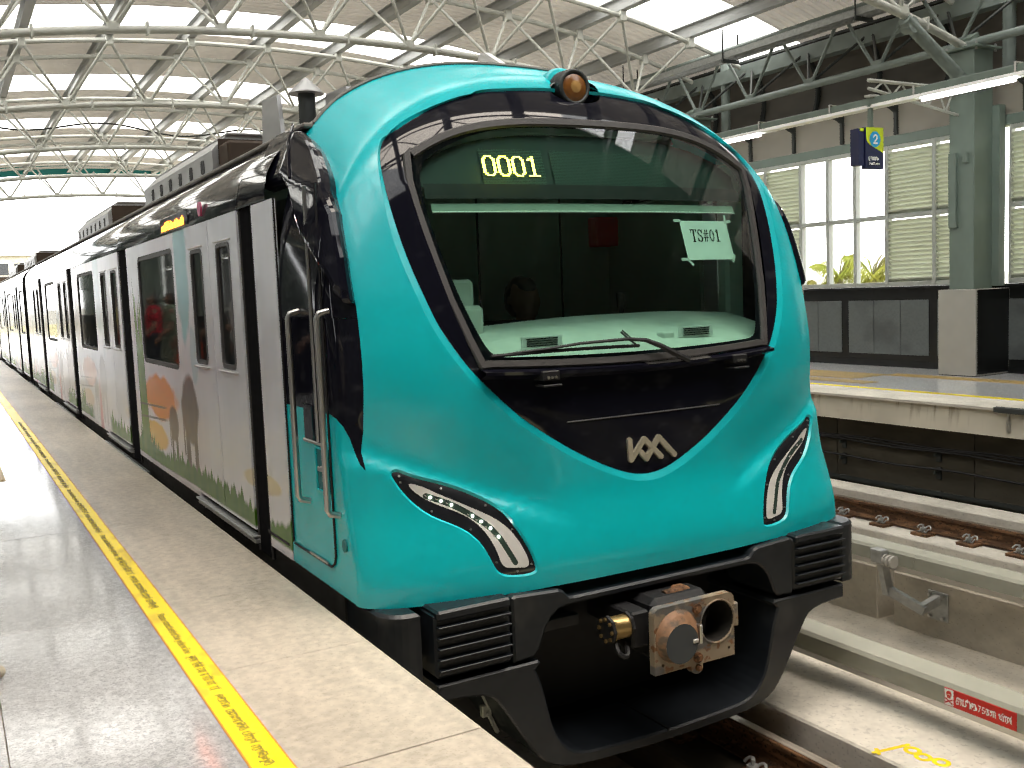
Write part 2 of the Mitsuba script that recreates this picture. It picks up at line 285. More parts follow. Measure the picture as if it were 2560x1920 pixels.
# ---- yellow line with its writing (strokes on a small grid: x along the line of text, y up)
GL = {  # approximate stroke shapes of the two Indian scripts, cell about 0.8 wide and 1 high
 'ka': [[(.0, 1), (.8, 1)], [(.42, 1), (.42, 0)], [(.42, .55), (.18, .7), (.08, .48), (.22, .32), (.42, .5)], [(.42, .55), (.62, .7), (.74, .5), (.62, .3)]],
 'ri': [[(.3, -.05), (.45, -.2), (.6, -.1)]],
 'pa': [[(.0, 1), (.8, 1)], [(.62, 1), (.62, 0)], [(.15, 1), (.15, .55), (.3, .42), (.62, .45)]],
 'ya': [[(.0, 1), (.8, 1)], [(.62, 1), (.62, 0)], [(.12, .9), (.3, .75), (.15, .55), (.3, .42), (.62, .5)]],
 'aa': [[(.0, 1), (.4, 1)], [(.22, 1), (.22, 0)]],
 'ii': [[(.0, 1), (.4, 1)], [(.22, 0), (.22, 1), (.1, 1.22), (-.15, 1.25), (-.3, 1.05)]],
 'la': [[(.0, 1), (.9, 1)], [(.72, 1), (.72, 0)], [(.1, .3), (.1, .6), (.3, .7), (.42, .5), (.42, .25)], [(.42, .55), (.72, .6)]],
 'ra': [[(.0, 1), (.6, 1)], [(.3, 1), (.42, .75), (.25, .55), (.12, .5)], [(.2, .52), (.55, 0)]],
 'e': [[(-.35, 1), (-.5, 1.25)]],
 'kha': [[(.0, 1), (1.0, 1)], [(.12, .9), (.25, .7), (.1, .5), (.3, .2), (.5, .45)], [(.8, 1), (.8, 0)], [(.8, .6), (.6, .55), (.6, .35), (.8, .35)]],
 'sa': [[(.0, 1), (.9, 1)], [(.25, 1), (.38, .75), (.2, .5)], [(.2, .52), (.45, .1)], [(.3, .5), (.7, .5)], [(.7, 1), (.7, 0)]],
 'cha': [[(.0, 1), (.8, 1)], [(.2, .8), (.55, .8), (.65, .6), (.4, .5), (.6, .3), (.3, .1), (.15, .3)]],
 'dda': [[(.0, 1), (.7, 1)], [(.4, 1), (.4, .8), (.15, .65), (.45, .5), (.5, .25), (.2, .15)], [(.45, .0), (.47, -.03)]],
 'ha': [[(.0, 1), (.7, 1)], [(.4, 1), (.4, .75), (.15, .65), (.45, .5), (.55, .3), (.3, .2), (.5, 0)]],
 'n': [[(-.2, 1.3), (-.17, 1.27)]],
 # Malayalam: round letters
 'mda': [[(.1, .0), (.1, .7), (.35, .9), (.6, .7), (.55, .35), (.35, .3), (.4, .6)]],
 'mya': [[(.05, .1), (.0, .55), (.2, .9), (.42, .7), (.3, .35), (.2, .6)], [(.42, .7), (.6, .9), (.85, .7), (.85, .1), (.5, .05)]],
 'mva': [[(.1, .6), (.2, .9), (.4, .7), (.35, .2), (.15, .1)], [(.4, .7), (.6, .9), (.75, .7), (.75, .0)]],
 'mai': [[(.1, .8), (.1, .15), (.3, .05), (.45, .3)], [(.45, .9), (.45, .3)]],
 'mma': [[(.05, .05), (.05, .7), (.25, .9), (.42, .7), (.42, .05), (.05, .05)], [(.42, .7), (.6, .9), (.75, .6), (.75, .0)]],
 'mnja': [[(.05, .1), (.0, .6), (.2, .9), (.4, .65), (.35, .1), (.1, .3)], [(.4, .65), (.6, .9), (.8, .65), (.8, .0)], [(.8, .65), (1.0, .9), (1.2, .65), (1.15, .1), (1.0, .35)]],
 'mra': [[(.05, .0), (.0, .6), (.25, .92), (.5, .6), (.45, .0)]],
 'mkk': [[(.05, .3), (.2, .7), (.4, .4), (.2, .2), (.05, .3)], [(.4, .4), (.55, .9), (.75, .6), (.7, .0), (.45, .1)], [(.05, .95), (.6, 1.05)]],
 'mpi': [[(.0, .9), (.0, .1), (.4, .1), (.4, .9)], [(.4, .6), (.6, .95), (.78, .75), (.7, 1.15)]],
 'mnn': [[(.0, .0), (.0, .65), (.2, .9), (.38, .65), (.38, .0)], [(.38, .65), (.58, .9), (.78, .65), (.78, .0), (.6, -.15)]],
 'mil': [[(.1, .1), (.0, .5), (.2, .9), (.45, .6), (.3, .3)], [(.45, .6), (.7, .9), (.7, .1)], [(.7, .9), (.82, 1.15)]],
 'mku': [[(.05, .3), (.2, .7), (.4, .4), (.2, .2), (.05, .3)], [(.4, .4), (.55, .9), (.75, .6), (.75, .05), (.6, -.2), (.9, -.2)]],
 'ma': [[(.45, .1), (.1, .0), (.0, .35), (.2, .5), (.1, .75), (.3, .95), (.5, .75), (.45, .35)], [(.5, .75), (.7, .95), (.9, .7), (.85, .0)], [(.85, .5), (1.1, .9), (1.25, .5), (1.2, .0)]],
 'maa': [[(.0, .9), (.25, .95), (.4, .7), (.4, .0)]],
 'mam': [[(.05, .2), (.05, .5), (.25, .5), (.25, .2), (.05, .2)]],
 'mplaa': [[(.0, .9), (.0, .2), (.35, .2), (.35, .9)], [(.0, .2), (.15, -.2), (.4, -.1)]],
 'mtt': [[(.1, .9), (.0, .4), (.25, .1), (.5, .4), (.35, .7), (.6, .9), (.7, .3)]],
 'mph': [[(.0, .5), (.2, .9), (.4, .5), (.2, .1), (.0, .5)], [(.4, .5), (.6, .9), (.8, .5), (.6, .1), (.4, .5)]],
 'mvo': [[(.35, .9), (.05, .8), (.05, .4), (.3, .4), (.3, .1), (.05, .1)]],
 'mddi': [[(.0, .6), (.15, .9), (.3, .7), (.3, .2), (.5, .1), (.7, .3), (.7, .9)], [(.7, .9), (.95, 1.15)]],
 'dot': [[(.1, .02), (.13, .05)]],
 ' ': []}
def strokes(seq, h, w, o, ex, ey, ez, depth=.0015, adv=.86):
    """writing drawn as thin flat strokes; o: origin of the first letter"""
    mb = MB(); x = 0.0; ex, ey, ez, o = map(lambda a: np.asarray(a, float), (ex, ey, ez, o))
    wid = {'aa': .42, 'ii': .42, 'ri': 0, 'e': 0, 'n': 0, ' ': .6, 'mnja': 1.3, 'ma': 1.35, 'mai': .6, 'mam': .4, 'maa': .55, 'mra': .62, 'dot': .3, 'mvo': .5, 'kha': 1.0}
    for g in seq:
        back = .82 if g in ('ri',) else 0.0
        for ln in GL[g]:
            P2 = np.array(ln, float)
            if len(P2) > 2: P2 = spline(P2, 3 * len(P2))
            P2 = P2 + [x - back, 0]
            body = sg.LineString(P2 * h).buffer(w / 2, quad_segs=2)
            mb.prism(body, lambda uv, d: o + uv[:, :1] * ex + uv[:, 1:2] * ey + d * ez, 0, depth)
        x += wid.get(g, adv)
    return mb.mesh(), x * h
HINDI = ['ka', 'ri', 'pa', 'ya', 'aa', ' ', 'pa', 'ii', 'la', 'ii', ' ', 'ra', 'e', 'kha', 'aa', ' ', 'sa', 'e', ' ', 'pa', 'ii', 'cha', 'e', ' ', 'kha', 'dda', 'e', ' ', 'ra', 'ha', 'e', 'n']
MALAY = ['mda', 'mya', 'mva', 'maa', 'mai', ' ', 'mma', 'mnja', 'mva', 'mra', 'mkk', 'mkk', ' ', 'mpi', 'mnn', 'mil', ' ', 'mnn', 'mil', 'mkk', 'mku', 'mkk']
yl = thing('platform_line', 'yellow warning strip printed with dark writing along the near platform edge', 'floor marking')
obj('strip', box(-2.222, -2.112, YN, 60, .0005, .004), YEL, yl)
for x0 in (-2.228, -2.112): obj('orange_border', box(x0, x0 + .006, YN, 60, .0004, .0032), ORNG, yl)
def fit_len(mesh, ln):  # squeeze the writing to the length it has on the strip
    lo, hi = mesh.vertices[:, 1].min(), mesh.vertices[:, 1].max(); v = mesh.vertices.copy(); v[:, 1] = hi + (v[:, 1] - hi) * ln / (hi - lo); mesh.vertices = v; return mesh
for k in range(-1, 6):
    y0 = 3.245 + 1.85 * k
    t = placed(text('Please stand behind the yellow line', .030, .0012), [-2.184, y0, .0042], [0, -1, 0], [1, 0, 0]); obj('english_text', fit_len(t, .60), INK, yl)
    t, _ = strokes(HINDI, .030, .0034, [-2.186, y0 - .645, .0042], [0, -1, 0], [1, 0, 0], [0, 0, 1], .0012); obj('hindi_text', fit_len(t, .41), INK, yl)
    t, _ = strokes(MALAY, .030, .0034, [-2.186, y0 - 1.105, .0042], [0, -1, 0], [1, 0, 0], [0, 0, 1], .0012); obj('malayalam_text', fit_len(t, .64), INK, yl)
tp = thing('tactile_strip', 'beige ribbed tactile strip on the grey floor left of the yellow strip', 'tactile paving')
mb = MB().box(-2.84, -2.56, 7.77, 40, .0005, .004)
for i in range(6): mb.box(-2.82 + .045 * i, -2.795 + .045 * i, 7.8, 40, .0035, .009)
obj('ribbed_strip', mb.mesh(), TACT, tp)

# ---- track bed, kerbs, plinths
tb = struct('track_bed', box(-1.6, 7.0, YN, YF, -1.75, ZD), CONC, 'dirty concrete deck between the two tracks', 'track bed')
def kerbs(name, x0, x1, z, m, y0=YN, y1=YF, zb=ZD - .02):
    return struct(name, box(x0, x1, y0, y1, zb, z, bev=.012), m, '', '', tb)
kerbs('kerb', .985, 1.93, ZK, CONCL)
kerbs('kerb', -1.30, -.985, ZK, CONCL)
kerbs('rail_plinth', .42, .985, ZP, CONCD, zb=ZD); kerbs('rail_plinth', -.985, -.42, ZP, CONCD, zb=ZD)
for y0, y1 in ((YN, 4.03), (4.19, 9.2), (9.36, 14.4), (14.56, YF)): kerbs('upstand', 3.655, 3.93, ZK, CONC, y0, y1)
kerbs('rail_plinth', 3.95, 4.45, ZP, CONC)
kerbs('rail_plinth', 5.27, 5.88, ZP, CONCL)
kerbs('kerb', 5.88, 6.2, ZK, CONCL)
sp = thing('spray_mark', 'yellow sprayed numerals on the pale kerb by the near rail', 'paint mark')
mb = MB()
for pts in ([(.99, 1.955), (1.06, 1.94), (1.20, 1.915)], [(1.03, 1.97), (1.0, 1.93)]): mb.prism(sg.LineString(spline(pts, 8) if len(pts) > 2 else pts).buffer(.011), fZ(ZK + .0008), 0, .0012)
for c in ((1.165, 1.86), (1.15, 1.785), (1.175, 1.70)): mb.prism(sg.Point(0, 0).buffer(1).exterior.buffer(.34), lambda uv, d, c=c: np.stack([c[0] + .032 * uv[:, 0], c[1] + .034 * uv[:, 1], np.full(len(uv), ZK + .0008 + d)], 1), 0, .0012)
obj('numerals', mb.mesh(), YEL, sp)

# ---- rails and fasteners
def rail_mesh(x, y0=YN, y1=YF):
    prof = [(-.0715, 0), (.0715, 0), (.0715, .012), (.02, .026), (.009, .04), (.009, .125), (.036, .138), (.036, .165), (.029, .172), (-.029, .172), (-.036, .165), (-.036, .138), (-.009, .125), (-.009, .04), (-.02, .026), (-.0715, .012)]
    return MB().prism(prof, lambda uv, d: np.stack([x + uv[:, 0], d + 0 * uv[:, 0], ZR - .172 + uv[:, 1]], 1), y0, y1).mesh()
def rail(x, label):
    k = thing('running_rail', label, 'rail', 'running rails of the two tracks')
    obj('rail_section', rail_mesh(x), RUST, k)
    obj('rail_head_face', box(x - .027, x + .027, YN, YF, ZR + .0005, ZR + .0025), RAILT, k)
rail(.7535, 'rusty running rail under the right side of the train')
rail(-.7535, 'running rail hidden under the platform side of the train')
rail(4.1265, 'running rail of the far track behind the grey third rail cover')
rail(5.6335, 'rusty brown running rail nearest the far platform')
ORD = ['first', 'second', 'third', 'fourth', 'fifth', 'sixth', 'seventh', 'eighth', 'ninth', 'tenth', 'eleventh', 'twelfth', 'thirteenth', 'fourteenth']
def fastener(x, y, side, label, group):
    k = thing('rail_fastener', label, 'rail fastener', group)
    zb = ZP
    obj('base_plate', box(x - .075, x + .075, y - .095, y + .095, zb, zb + .028, bev=.004), RUST, k)
    obj('bolt', MB().path([(x, y, zb + .02), (x, y, zb + .075)], .019, 6).path([(x, y, zb + .075), (x, y, zb + .11)], .011, 6).path([(x, y, zb + .055), (x, y, zb + .078)], .032, 8).mesh(), GALV, k)
    for s in (-1, 1):
        a = np.linspace(0, 1.5 * np.pi, 9)
        pts = np.stack([x + side * .01 + .03 * np.sin(a) * side, y + s * .045 + s * .032 * np.cos(a), zb + .062 + .03 * np.sin(a)], 1)
        pts = np.vstack([pts, [[x + side * .055, y + s * .02, zb + .05]]])
        obj('spring_clip', MB().path(pts, .0085, 6).mesh(), GALV, k)
for i in range(14):
    yy = 3.10 + .52 * i
    fastener(5.495, yy, 1, '%s spring clip fastener on the far rail, counted from the right edge' % ORD[i], 'clip fasteners along the far rail')
for i in range(9): fastener(.60, .55 + .62 * i, 1, '%s spring clip fastener inside the near rail, counted from the viewer' % ORD[i], 'clip fasteners along the near rail')
for i in range(9): fastener(.905, .50 + .62 * i, -1, '%s bolted fastener outside the near rail, counted from the viewer' % ORD[i], 'clip fasteners along the near rail')

# ---- third rails
def third(x, label, group, ys):
    k = thing('third_rail', label, 'third rail', group)
    for a, b in zip(ys[:-1], ys[1:]):
        prof = sg.Polygon([(x - .105, -.835), (x + .105, -.835), (x + .105, -.74), (x + .085, -.72), (x - .085, -.72), (x - .105, -.74)])
        obj('cover', MB().prism(prof, lambda uv, d: np.stack([uv[:, 0], d + 0 * uv[:, 0], uv[:, 1]], 1), a + .002, b - .002).mesh(), COVER, k)
    obj('conductor', box(x - .04, x + .04, ys[0], ys[-1], -.90, -.80), STEEL, k)
    return k
third(1.555, 'grey covered third rail carrying the red danger plate, beside the train', 'third rails between the tracks', [YN, 3.6, 14.0, 30, YF])
third(3.435, 'grey covered third rail on brackets in the middle, in front of the far track', 'third rails between the tracks', [YN, 3.57, 9.0, 14.4, 22, YF])
def insul(x, y, side):
    k = thing('rail_bracket', 'bent steel bracket holding the third rail ' + {3.81: 'beside the gap in the concrete upstand', 9.1: 'hidden behind the train, nearer one', 14.4: 'hidden behind the train, farther one'}[y], 'bracket', 'third rail brackets')
    xw = x + side * .22
    obj('wall_plate', box(xw - .012, xw, y - .30, y - .12, -1.30, -1.07, bev=.003), GALV, k)
    for dy in (-.27, -.15):
        for dz in (-1.10, -1.27): obj('bolt', MB().tube((xw - side * .01, y + dy, dz), (xw - side * .045, y + dy, dz), .013, 6).mesh(), STEEL, k)
    obj('arm', MB().add(*beam([(xw, y - .21, -1.13), (xw - side * .20, y - .21, -1.17)], .05, .07)).mesh(), GALV, k)
    obj('elbow', MB().add(*beam([(xw - side * .20, y - .24, -1.18), (xw - side * .26, y + .05, -1.07)], .05, .07)).mesh(), GALV, k)
    obj('post', MB().add(*beam([(xw - side * .26, y + .05, -1.10), (xw - side * .34, y + .05, -.80)], .05, .075)).mesh(), GALV, k)
    obj('clamp', box(xw - side * .36 - .04, xw - side * .36 + .04, y, y + .11, -.83, -.725, bev=.006), GALV, k)
    ins = MB()
    for i in range(5): ins.tube((x - .150, y - .012 - .018 * i, -.80), (x - .150, y - .027 - .018 * i, -.80), .050 if i % 2 == 0 else .040, 16)
    obj('insulator', ins.mesh(), CLAD, k)
def beam(pts, w, h):
    a, b = map(lambda q: np.asarray(q, float), pts); d = b - a; d /= np.linalg.norm(d)
    u = np.cross(d, [0, 0, 1]) if abs(d[2]) < .95 else np.cross(d, [1, 0, 0]); u /= np.linalg.norm(u); v = np.cross(u, d)
    c = [(-1, -1), (1, -1), (1, 1), (-1, 1)]
    V = [q + u * w / 2 * i + v * h / 2 * j for q in (a, b) for i, j in c]
    return V, [[3, 2, 1, 0], [4, 5, 6, 7], [0, 1, 5, 4], [1, 2, 6, 5], [2, 3, 7, 6], [3, 0, 4, 7]]
for yy in (3.81, 9.1, 14.4): insul(3.435, yy, 1)
# danger plate
dp = thing('danger_plate', 'red high voltage danger plate with white skull panel and white lettering', 'warning sign')
XD = 1.555 - .105
obj('plate', box(XD - .006, XD - .001, 1.485, 1.885, -.832, -.741), RED, dp)
obj('skull_panel', box(XD - .0075, XD - .0055, 1.832, 1.882, -.829, -.744), WTXT, dp)
sk = MB(); fs = lambda uv, d: np.stack([XD - .0078 - d + 0 * uv[:, 0], 1.857 - uv[:, 0], -.7865 + uv[:, 1]], 1)
skull = sg.Point(0, .018).buffer(.0155).union(sg.box(-.009, -.004, .009, .01)).difference(sg.Point(-.006, .015).buffer(.0042)).difference(sg.Point(.006, .015).buffer(.0042)).difference(sg.Polygon([(0, .009), (-.002, .004), (.002, .004)]))
bones = sg.LineString([(-.018, -.030), (.018, -.010)]).buffer(.0028).union(sg.LineString([(-.018, -.010), (.018, -.030)]).buffer(.0028))
for cx, cy in ((-.018, -.030), (.018, -.010), (-.018, -.010), (.018, -.030)): bones = bones.union(sg.Point(cx, cy).buffer(.0042))
sk.prism(skull, fs, 0, .0012).prism(bones, fs, 0, .0012); obj('skull_and_bones', sk.mesh(), RED, dp)
ey3 = [0, 0, 1]
t, _ = strokes(['ma', 'mpi', 'maa', 'mya', 'mam'], .036, .0055, [XD - .0062, 1.815, -.806], [0, -.86, 0], ey3, [-1, 0, 0], .0012, .8); obj('lettering', t, WTXT, dp)
obj('lettering', placed(text('750', .034, .0012), [XD - .0062, 1.694, -.806], [0, -.72, 0], ey3, [-1, 0, 0]), WTXT, dp)
t, _ = strokes(['mvo', 'mva', 'maa', ' ', 'mddi', 'dot', 'mnn', 'mil', 'dot'], .032, .0052, [XD - .0062, 1.638, -.804], [0, -.78, 0], ey3, [-1, 0, 0], .0012, .78); obj('lettering', t, WTXT, dp)

# ---- far platform
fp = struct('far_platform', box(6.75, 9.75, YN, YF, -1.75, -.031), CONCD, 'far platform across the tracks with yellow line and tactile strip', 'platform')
mb = MB().prism([(6.42, -.30), (6.46, -.02), (6.80, -.02), (6.80, -.30)], lambda uv, d: np.stack([uv[:, 0], d + 0 * uv[:, 0], uv[:, 1]], 1), YN, YF)
obj('edge_fascia', mb.mesh(), FASC, fp)
y = -6.63
while y < 30: slab('coping_slab', 6.40, 7.06, y, y + 1.0, CONCL, fp); y += 1.0
obj('coping_run', box(6.40, 7.06, 30.4, YF, -.03, 0), CONCL, fp)
y = -6.4
while y < 30: slab('granite_slab', 7.06, 8.4, y, y + 2.0, GRAN, fp); slab('granite_slab', 8.4, 9.75, y, y + 2.0, GRAN, fp); y += 2.0
obj('granite_run', box(7.06, 9.75, 31.6, YF, -.03, 0), GRAN, fp)
fl = thing('far_platform_line', 'thin yellow line along the edge of the far platform', 'floor marking')
obj('strip', box(7.075, 7.175, YN, 60, .0005, .004), YEL, fl)
ft = thing('tactile_path', 'ochre tactile path of ribs and dots on the far platform', 'tactile paving')
mb = MB(); mb2 = MB()
for y0 in np.arange(-2, 8.2, .3): mb.box(8.55, 8.83, y0 + .003, y0 + .297, .0005, .006)
for y0 in np.arange(-2, 8.2, .06):
    for i in range(4): mb2.box(8.57 + .068 * i, 8.60 + .068 * i, y0 + .015, y0 + .045, .0055, .011)
obj('dotted_tile', mb.mesh(), TACT, ft); obj('raised_dots', mb2.mesh(), TACT, ft, kind='stuff')
mb = MB()
for y0 in np.arange(8.2, 13, .045): mb.box(7.92, 8.62, y0 + .006, y0 + .036, .0005, .010)
obj('ribbed_area', mb.mesh(), TACT, ft, kind='stuff')
mb = MB()
for y0 in np.arange(7.63, 13, .045): mb.box(7.48, 7.76, y0 + .006, y0 + .036, .0005, .010)
obj('ribbed_area', mb.mesh(), TACT, ft, kind='stuff')
gf = thing('edge_plate', 'dark grey rubber edge plate on a hanger at the far platform edge', 'platform fitting')
obj('plate', box(6.37, 6.44, -2.0, 5.02, -.045, .012, bev=.006), DARKST, gf)
obj('hanger', MB().box(6.415, 6.43, 4.87, 4.892, -.16, -.04).tube((6.42, 4.88, -.15), (6.40, 4.88, -.15), .012, 8).tube((6.42, 4.88, -.185), (6.40, 4.88, -.185), .012, 8).tube((6.42, 4.88, -.22), (6.40, 4.88, -.22), .012, 8).box(6.412, 6.426, 4.86, 4.90, -.245, -.13).mesh(), STEEL, gf)
# under-platform wall: panel joints, cables on brackets
for i, yy in enumerate(np.arange(-2.2, 26, 1.92)):
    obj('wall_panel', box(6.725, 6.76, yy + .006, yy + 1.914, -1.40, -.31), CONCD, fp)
cl = ['upper dark cable bundle under the far platform', 'middle dark cable under the far platform', 'grey cable tray at the foot of the far platform wall']
for ci, (zc, rr, n) in enumerate(((-.60, .012, 3), (-.80, .014, 1))):
    k = thing('wall_cable', cl[ci], 'cable')
    for j in range(n): 
        ys = np.arange(-6, 40, .4); obj('cable', MB().path(np.stack([6.66 + 0 * ys, ys, zc + .026 * j + .012 * np.sin(ys * 3.6 + j)], 1), rr, 6).mesh(), BLKM, k)
k = thing('wall_cable', cl[2], 'cable'); obj('tray', MB().box(6.60, 6.73, YN, 40, -1.08, -1.065).box(6.60, 6.61, YN, 40, -1.08, -1.03).mesh(), DARKST, k)
for bi, yy in enumerate(np.arange(1.84, 17, 1.36)):
    for zc, rw in ((-.615, 'upper'), (-.815, 'middle'), (-1.09, 'bottom')):
        k = thing('cable_bracket', '%s cable bracket of the %s row under the far platform, counted from the right' % (ORD[bi], rw), 'bracket', 'cable brackets on the far platform wall')
        obj('arm', box(6.63, 6.73, yy - .015, yy + .015, zc - .035, zc, bev=.004), DARKST, k); obj('foot', box(6.70, 6.735, yy - .03, yy + .03, zc - .10, zc + .04, bev=.004), DARKST, k)
for zc in (0,):
    pass
# ================================================================ station building
XC = 2.45                                             # station axis
TY = [7.40 + 5.62 * k for k in range(6)]              # truss lines
zb = lambda x: 5.21 - .0152 * (x - XC) ** 2 - .00007 * (x - XC) ** 4
zt = lambda x: zb(x) + 1.01
ordn = ['nearest', 'second', 'third', 'fourth', 'fifth', 'farthest']
# ---- roof
Y0R, Y1R = 2.6, 38.4
XE = 8.05                                              # half width of the roof
roof = thing('station_roof', 'arched metal roof with ribbed sheets and bright translucent strips over both tracks', 'roof')
def sheet(y0, y1, pitch=.20, hgt=.085, x0=XC - XE, x1=XC + XE, nx=26):
    xs = np.linspace(x0, x1, nx); ys = []; o = []
    n = max(1, int(round((y1 - y0) / pitch))); p = (y1 - y0) / n
    for i in range(n):
        for a, b in ((0, 0), (.55, 0), (.66, 1), (.89, 1)): ys.append(y0 + p * (i + a)); o.append(b * hgt)
    ys.append(y1); o.append(0); ys, o = np.array(ys), np.array(o)
    X, Y = np.meshgrid(xs, ys, indexing='ij'); Z = zt(X) + .33 + o[None, :]
    m = len(ys); v = np.stack([X.ravel(), Y.ravel(), Z.ravel()], 1)
    i, j = np.meshgrid(np.arange(nx - 1), np.arange(m - 1), indexing='ij'); q = (i * m + j).ravel()
    return trimesh.Trimesh(v, np.vstack([np.stack([q, q + m, q + m + 1], 1), np.stack([q, q + m + 1, q + 1], 1)]), process=False)
edges = [Y0R]
for t in TY: edges += [t - 1.75, t + .02]
edges += [Y1R]
for i, (a, b) in enumerate(zip(edges[:-1], edges[1:])):
    sky_strip = i % 2 == 1
    for xa, xb in ((XC - XE, XC - 2.7), (XC - 2.7, XC + 2.7), (XC + 2.7, XC + XE)):
        obj('skylight' if sky_strip else 'roof_sheet', sheet(a + .004, b - .004, x0=xa, x1=xb, nx=12), SKYL if sky_strip else SHEET, roof)
for i, (a, b, m) in enumerate(((-1.3, .65, PANE), (.65, 2.6, PANE))):
    for xa, xb in ((XC - XE, XC - 2.7), (XC - 2.7, XC + 2.7), (XC + 2.7, XC + XE)): obj('glazed_bay' if xa < 5 else 'roof_sheet', sheet(a + .004, b - .004, pitch=1.8, hgt=0, x0=xa, x1=xb, nx=12), m if xa < 5 else SHEET, roof)
PYN = -46.0
PX = [2.955 + 1.43 * k for k in range(-6, 5)]
for x in PX:
    s = -.03 * (x - XC); z = zt(x) + .19; mb = MB(); Y0P = PYN
    mb.box(x - .07, x + .07, Y0P, Y1R - .1, z - .11, z - .098).box(x - .07, x + .07, Y0P, Y1R - .1, z + .098, z + .11).box(x - .006, x + .006, Y0P, Y1R - .1, z - .098, z + .098)
    obj('purlin', mb.mesh(), PURL, roof)
# gable band at the far end
xs = np.linspace(-4.8, 9.7, 40)
mb = MB(); lo = np.stack([xs, xs * 0 + 38.3, zt(xs) + .02], 1); hi = np.stack([xs, xs * 0 + 38.3, zt(xs) + .42], 1)
mb.strip(lo, hi, closed=False).strip(lo + [0, .1, 0], hi + [0, .1, 0], closed=False).strip(lo, lo + [0, .1, 0], closed=False).strip(hi, hi + [0, .1, 0], closed=False)
obj('end_band', mb.mesh(), TEALB, roof)
# ---- trusses
def truss(y, lab):
    k = thing('roof_truss', lab, 'roof truss')
    xs = np.linspace(XC - 6.85, XC + 6.85, 34)
    obj('bottom_chord', MB().path(np.stack([xs, xs * 0 + y, zb(xs)], 1), .055, 10).mesh(), TRUSS, k, smooth=40)
    xt = np.linspace(XC - 7.5, XC + 7.5, 34)
    for s in (-1, 1): obj('top_chord', MB().path(np.stack([xt, xt * 0 + y + .65 * s, zt(xt)], 1), .042, 8).mesh(), TRUSS, k, smooth=40)
    bx = [2.24 + 1.43 * i for i in range(-4, 5)]
    for x in bx:
        obj('node_plate', box(x - .075, x + .075, y - .055, y + .055, zb(x) - .01, zb(x) + .105, bev=.01), TRUSS, k)
        obj('pipe_clip', box(x + .42, x + .455, y - .06, y + .06, zb(x + .44) - .075, zb(x + .44) + .10, bev=.01), TRUSS, k)
        for dx in (-.715, .715):
            for s in (-1, 1): obj('brace', tube((x + .05 * np.sign(dx), y + .03 * s, zb(x) + .08), (x + dx, y + .65 * s, zt(x + dx)), .025, 7), TRUSS, k, smooth=40)
    for x in PX:
        if abs(x - XC) < 7.3:
            for s in (-1, 1): obj('purlin_seat', box(x - .06, x + .06, y + .65 * s - .07, y + .65 * s + .07, zt(x) - .09, zt(x) + .085, bev=.01), TRUSS, k)
    return k
truss(1.78, 'pale arched tubular roof truss overhead at the viewpoint, out of view')
for i, y in enumerate(TY): truss(y, 'pale arched tubular roof truss, %s from the camera' % ordn[i])
# ---- conduit along the roof (thin)
cb = thing('roof_conduit', 'thin dark conduit hanging in loops below the roof', 'cable')
xs = np.linspace(-2.2, 5.5, 40); obj('cable', MB().path(np.stack([xs, xs * 0 + 25.1, 5.75 + .12 * np.sin(xs * 1.7)], 1), .02, 6).mesh(), DARKST, cb)

# ---- columns and eave girders on both sides (s = +1 right, -1 left)
def mx(x, s): return x if s > 0 else 2 * XC - x
def mbox(x0, x1, s, *a, bev=0.0): return box(mx(x0, s), mx(x1, s), *a, bev=bev)
def column(y, s, lab, grp=None):
    k = thing('steel_column', lab, 'column', grp)
    mb = MB(); x = mx(9.32, s)
    mb.box(x - .20, x + .20, y - .19, y + .19, 0, 4.33, bev=.012); obj('shaft', mb.mesh(), COLM, k)
    obj('web_recess', mbox(9.5, 9.62, s, y - .30, y + .14, 1.2, 3.6), COLM, k)
    obj('cap_plate', mbox(9.05, 9.60, s, y - .27, y + .27, 4.33, 4.36, bev=.005), COLM, k)
    obj('saddle', MB().add(*beam([(x, y, 4.36), (mx(9.24, s), y, 4.52)], .22, .18)).mesh(), COLM, k)
    for dx, dy in ((-.2, -.22), (.2, -.22), (-.2, .22), (.2, .22)): obj('bolt', MB().tube((x + dx, y + dy, 4.30), (x + dx, y + dy, 4.40), .018, 6).mesh(), GALV, k)
    obj('junction_box', mbox(9.07, 9.13, s, y + .05, y + .17, 2.0, 3.0, bev=.008), COLM, k)
    obj('junction_box', mbox(9.07, 9.12, s, y - .12, y - .05, 2.85, 2.98, bev=.008), COLM, k)
    obj('pedestal_cladding', mbox(9.00, 9.72, s, y - .31, y + .27, .01, 1.17, bev=.004), CLAD, k)
    for a in (-.3135, .2705): obj('pedestal_side', mbox(9.03, 9.70, s, y + a, y + a + .003, .03, 1.16), STONEB, k)
    obj('pedestal_skirt', mbox(9.008, 9.70, s, y - .302, y + .262, 0, .012), STONEB, k)
    # raking braces to the truss
    obj('raking_brace', tube((mx(9.18, s), y, 3.92), (mx(8.0, s), y, zb(8.0) - .05), .085, 10), TRUSSD, k, smooth=40)
    obj('brace_lug', MB().tube((mx(8.1, s), y - .07, zb(8.1) - .10), (mx(8.1, s), y + .07, zb(8.1) - .10), .10, 14).mesh(), TRUSSD, k, smooth=40)
    return k
def cname(i, s):
    if s > 0: return 'grey green steel column on a pale clad pedestal, ' + ('in view right of the louvred windows' if i == 0 else '%s along the far platform' % ordn[i])
    return 'grey green steel column along the near platform wall, %s from the camera' % ordn[i]
